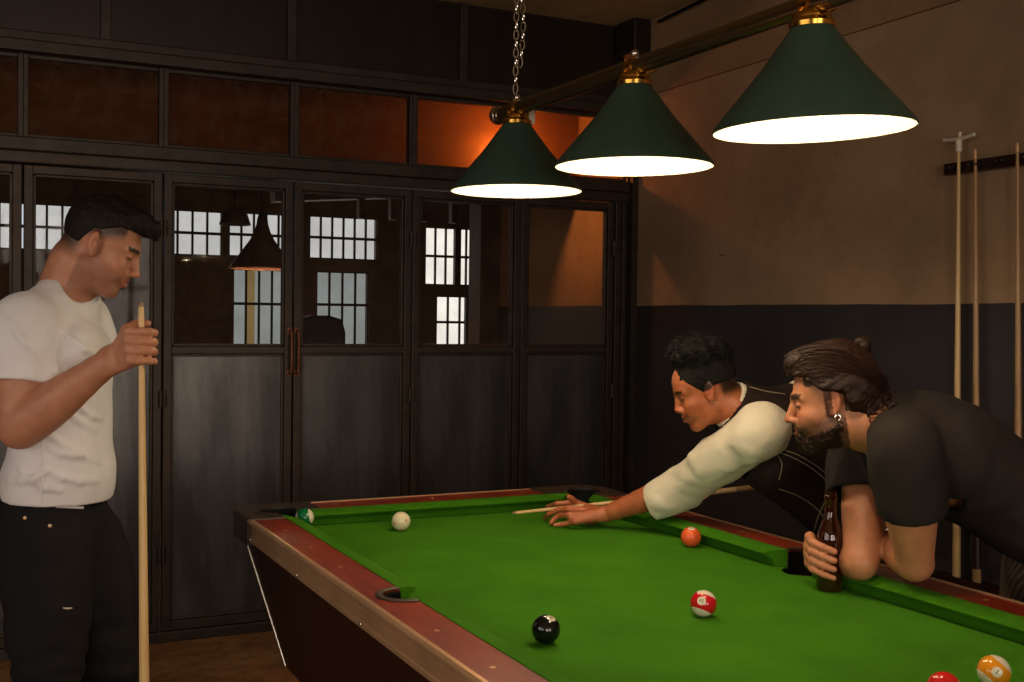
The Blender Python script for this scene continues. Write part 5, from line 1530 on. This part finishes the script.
    N.add(chain_([bc, bc + CR * .016 - up * .010, bc + CR * .018 - up * .022], [.006, .004, .002]), .004)
    N.disp(lambda P: .0012 * vnoise(P, 400))
    N.mesh('hair_bun', 'hair_brown', hair, None)
    ez = hf.p(-.002, .082, -.030); m = MB()
    pts = [ez + hf.d(.0, .0, 0) + CR * (.0065 * math.cos(t)) + CU * (.0065 * math.sin(t)) for t in [2 * math.pi * k / 16 for k in range(16)]]
    mobj(m.tube(pts, .0014, 8, closed=True), 'earring', 'chrome', body)
    # bracelets on the near wrist
    ad = (wrL - elL) / np.linalg.norm(wrL - elL); u = np.cross(ad, up); u /= np.linalg.norm(u); v = np.cross(ad, u)
    wb = wrL - ad * .030
    mobj(MB().tube([wb + (u * math.cos(t) + v * math.sin(t)) * .037 for t in [2 * math.pi * k / 28 for k in range(28)]], .0032, 8, closed=True), 'bracelet', 'chrome', root)
    m = MB()
    for k in range(20):
        t = 2 * math.pi * k / 20; m.sphere(Vector(wrL - ad * .008 + (u * math.cos(t) + v * math.sin(t)) * .0325), .0048, 10, 6)
    mobj(m, 'bead_bracelet', 'rubber', root)
    # t-shirt
    S = Field([1.55, 1.30, .82], [2.75, 2.60, 1.50], .0044)
    ax = (hip - chest) / np.linalg.norm(hip - chest)
    S.add(cone(neck1, chest, .066, .118, flat=(side, 1.2)), .04)
    S.add(chain_(*smooth_path([chest - ax * .03, at(950, 458, 2.66), waist, hip], [.116, .122, .112, .122]), flat=(side, 1.34)), .03)
    S.add(ell(at(905, 470, 2.62), (.085, .085, .080)), .05)
    S.add(cone(neck1, shL, .062, .062), .04); S.add(cone(neck1, shR, .062, .062), .04)
    sl, sr = at(912, 512, 2.50), at(861, 496, 2.76)
    S.add(chain_(*smooth_path([shL, shL * .5 + sl * .5, sl + (sl - shL) * .15], [.064, .062, .061])), .03)
    S.add(chain_(*smooth_path([shR, shR * .5 + sr * .5, sr + (sr - shR) * .15], [.070, .070, .067])), .03)
    S.disp(folds(.0075, 10, ax * .4 + up, .4, 2.7)); S.disp(folds(.003, 22, ax + up, .4, 4.7))
    S.shell(.012)
    def sleeves(P):
        out = np.full(len(P), -1.0)
        for sh, s_, e_ in ((shL, sl, elL), (shR, sr, elR)):
            d = (e_ - sh) / np.linalg.norm(e_ - sh); d = d + np.array([0, 0, -.12]); d /= np.linalg.norm(d); rad = P - sh - np.outer((P - sh) @ d, d)
            near = (np.linalg.norm(P - s_, axis=1) < .16) & (np.linalg.norm(rad, axis=1) < .125) & ((P - chest) @ np.array([0, 0, -1.]) > .05)
            out = np.maximum(out, np.where(near, (P - s_) @ d, -1))
        return out.astype(np.float32)
    S.cap(sleeves)
    nd = (neck0 - neck1) / np.linalg.norm(neck0 - neck1)
    def cutn(P):
        q = neck1 + nd * .022; t = (P - q) @ nd; near = np.linalg.norm(P - q, axis=1) < .11; return np.where(near, t, -1).astype(np.float32)
    S.cap(cutn); S.sub(cone(neck1 - nd * .03, neck1 + nd * .12, .063, .066), .004)
    S.plane(hip + ax * .02, ax)
    S.mesh('t_shirt', 'tee_black', root, None, relax=2, minpiece=500)
    # trousers
    J = Field([1.95, 1.20, .03], [2.95, 2.45, 1.12], .006)
    J.add(cone(hip - ax * .06, hip + ax * .06, .108, .122, flat=(side, 1.3)), .04)
    h1, h2 = hip + ax * .05 + side * .08 - up * .04, hip + ax * .05 - side * .08 - up * .04
    k1, k2 = np.array([2.28, 1.72, .50]), np.array([2.45, 1.98, .48]); f1, f2 = np.array([2.40, 1.58, .08]), np.array([2.56, 1.90, .08])
    for a, k_, b in ((h1, k1, f1), (h2, k2, f2)): J.add(chain_(*smooth_path([a, k_, b], [.104, .070, .056])), .03)
    J.disp(folds(.003, 14, up, .5)); J.plane(np.array([0, 0, .06]), -up)
    J.mesh('trousers', 'trousers_striped', root, None, relax=2, minpiece=500)
    shoes(root, [f1, f2], np.array([-.95, .2, 0]))
leaning_man()
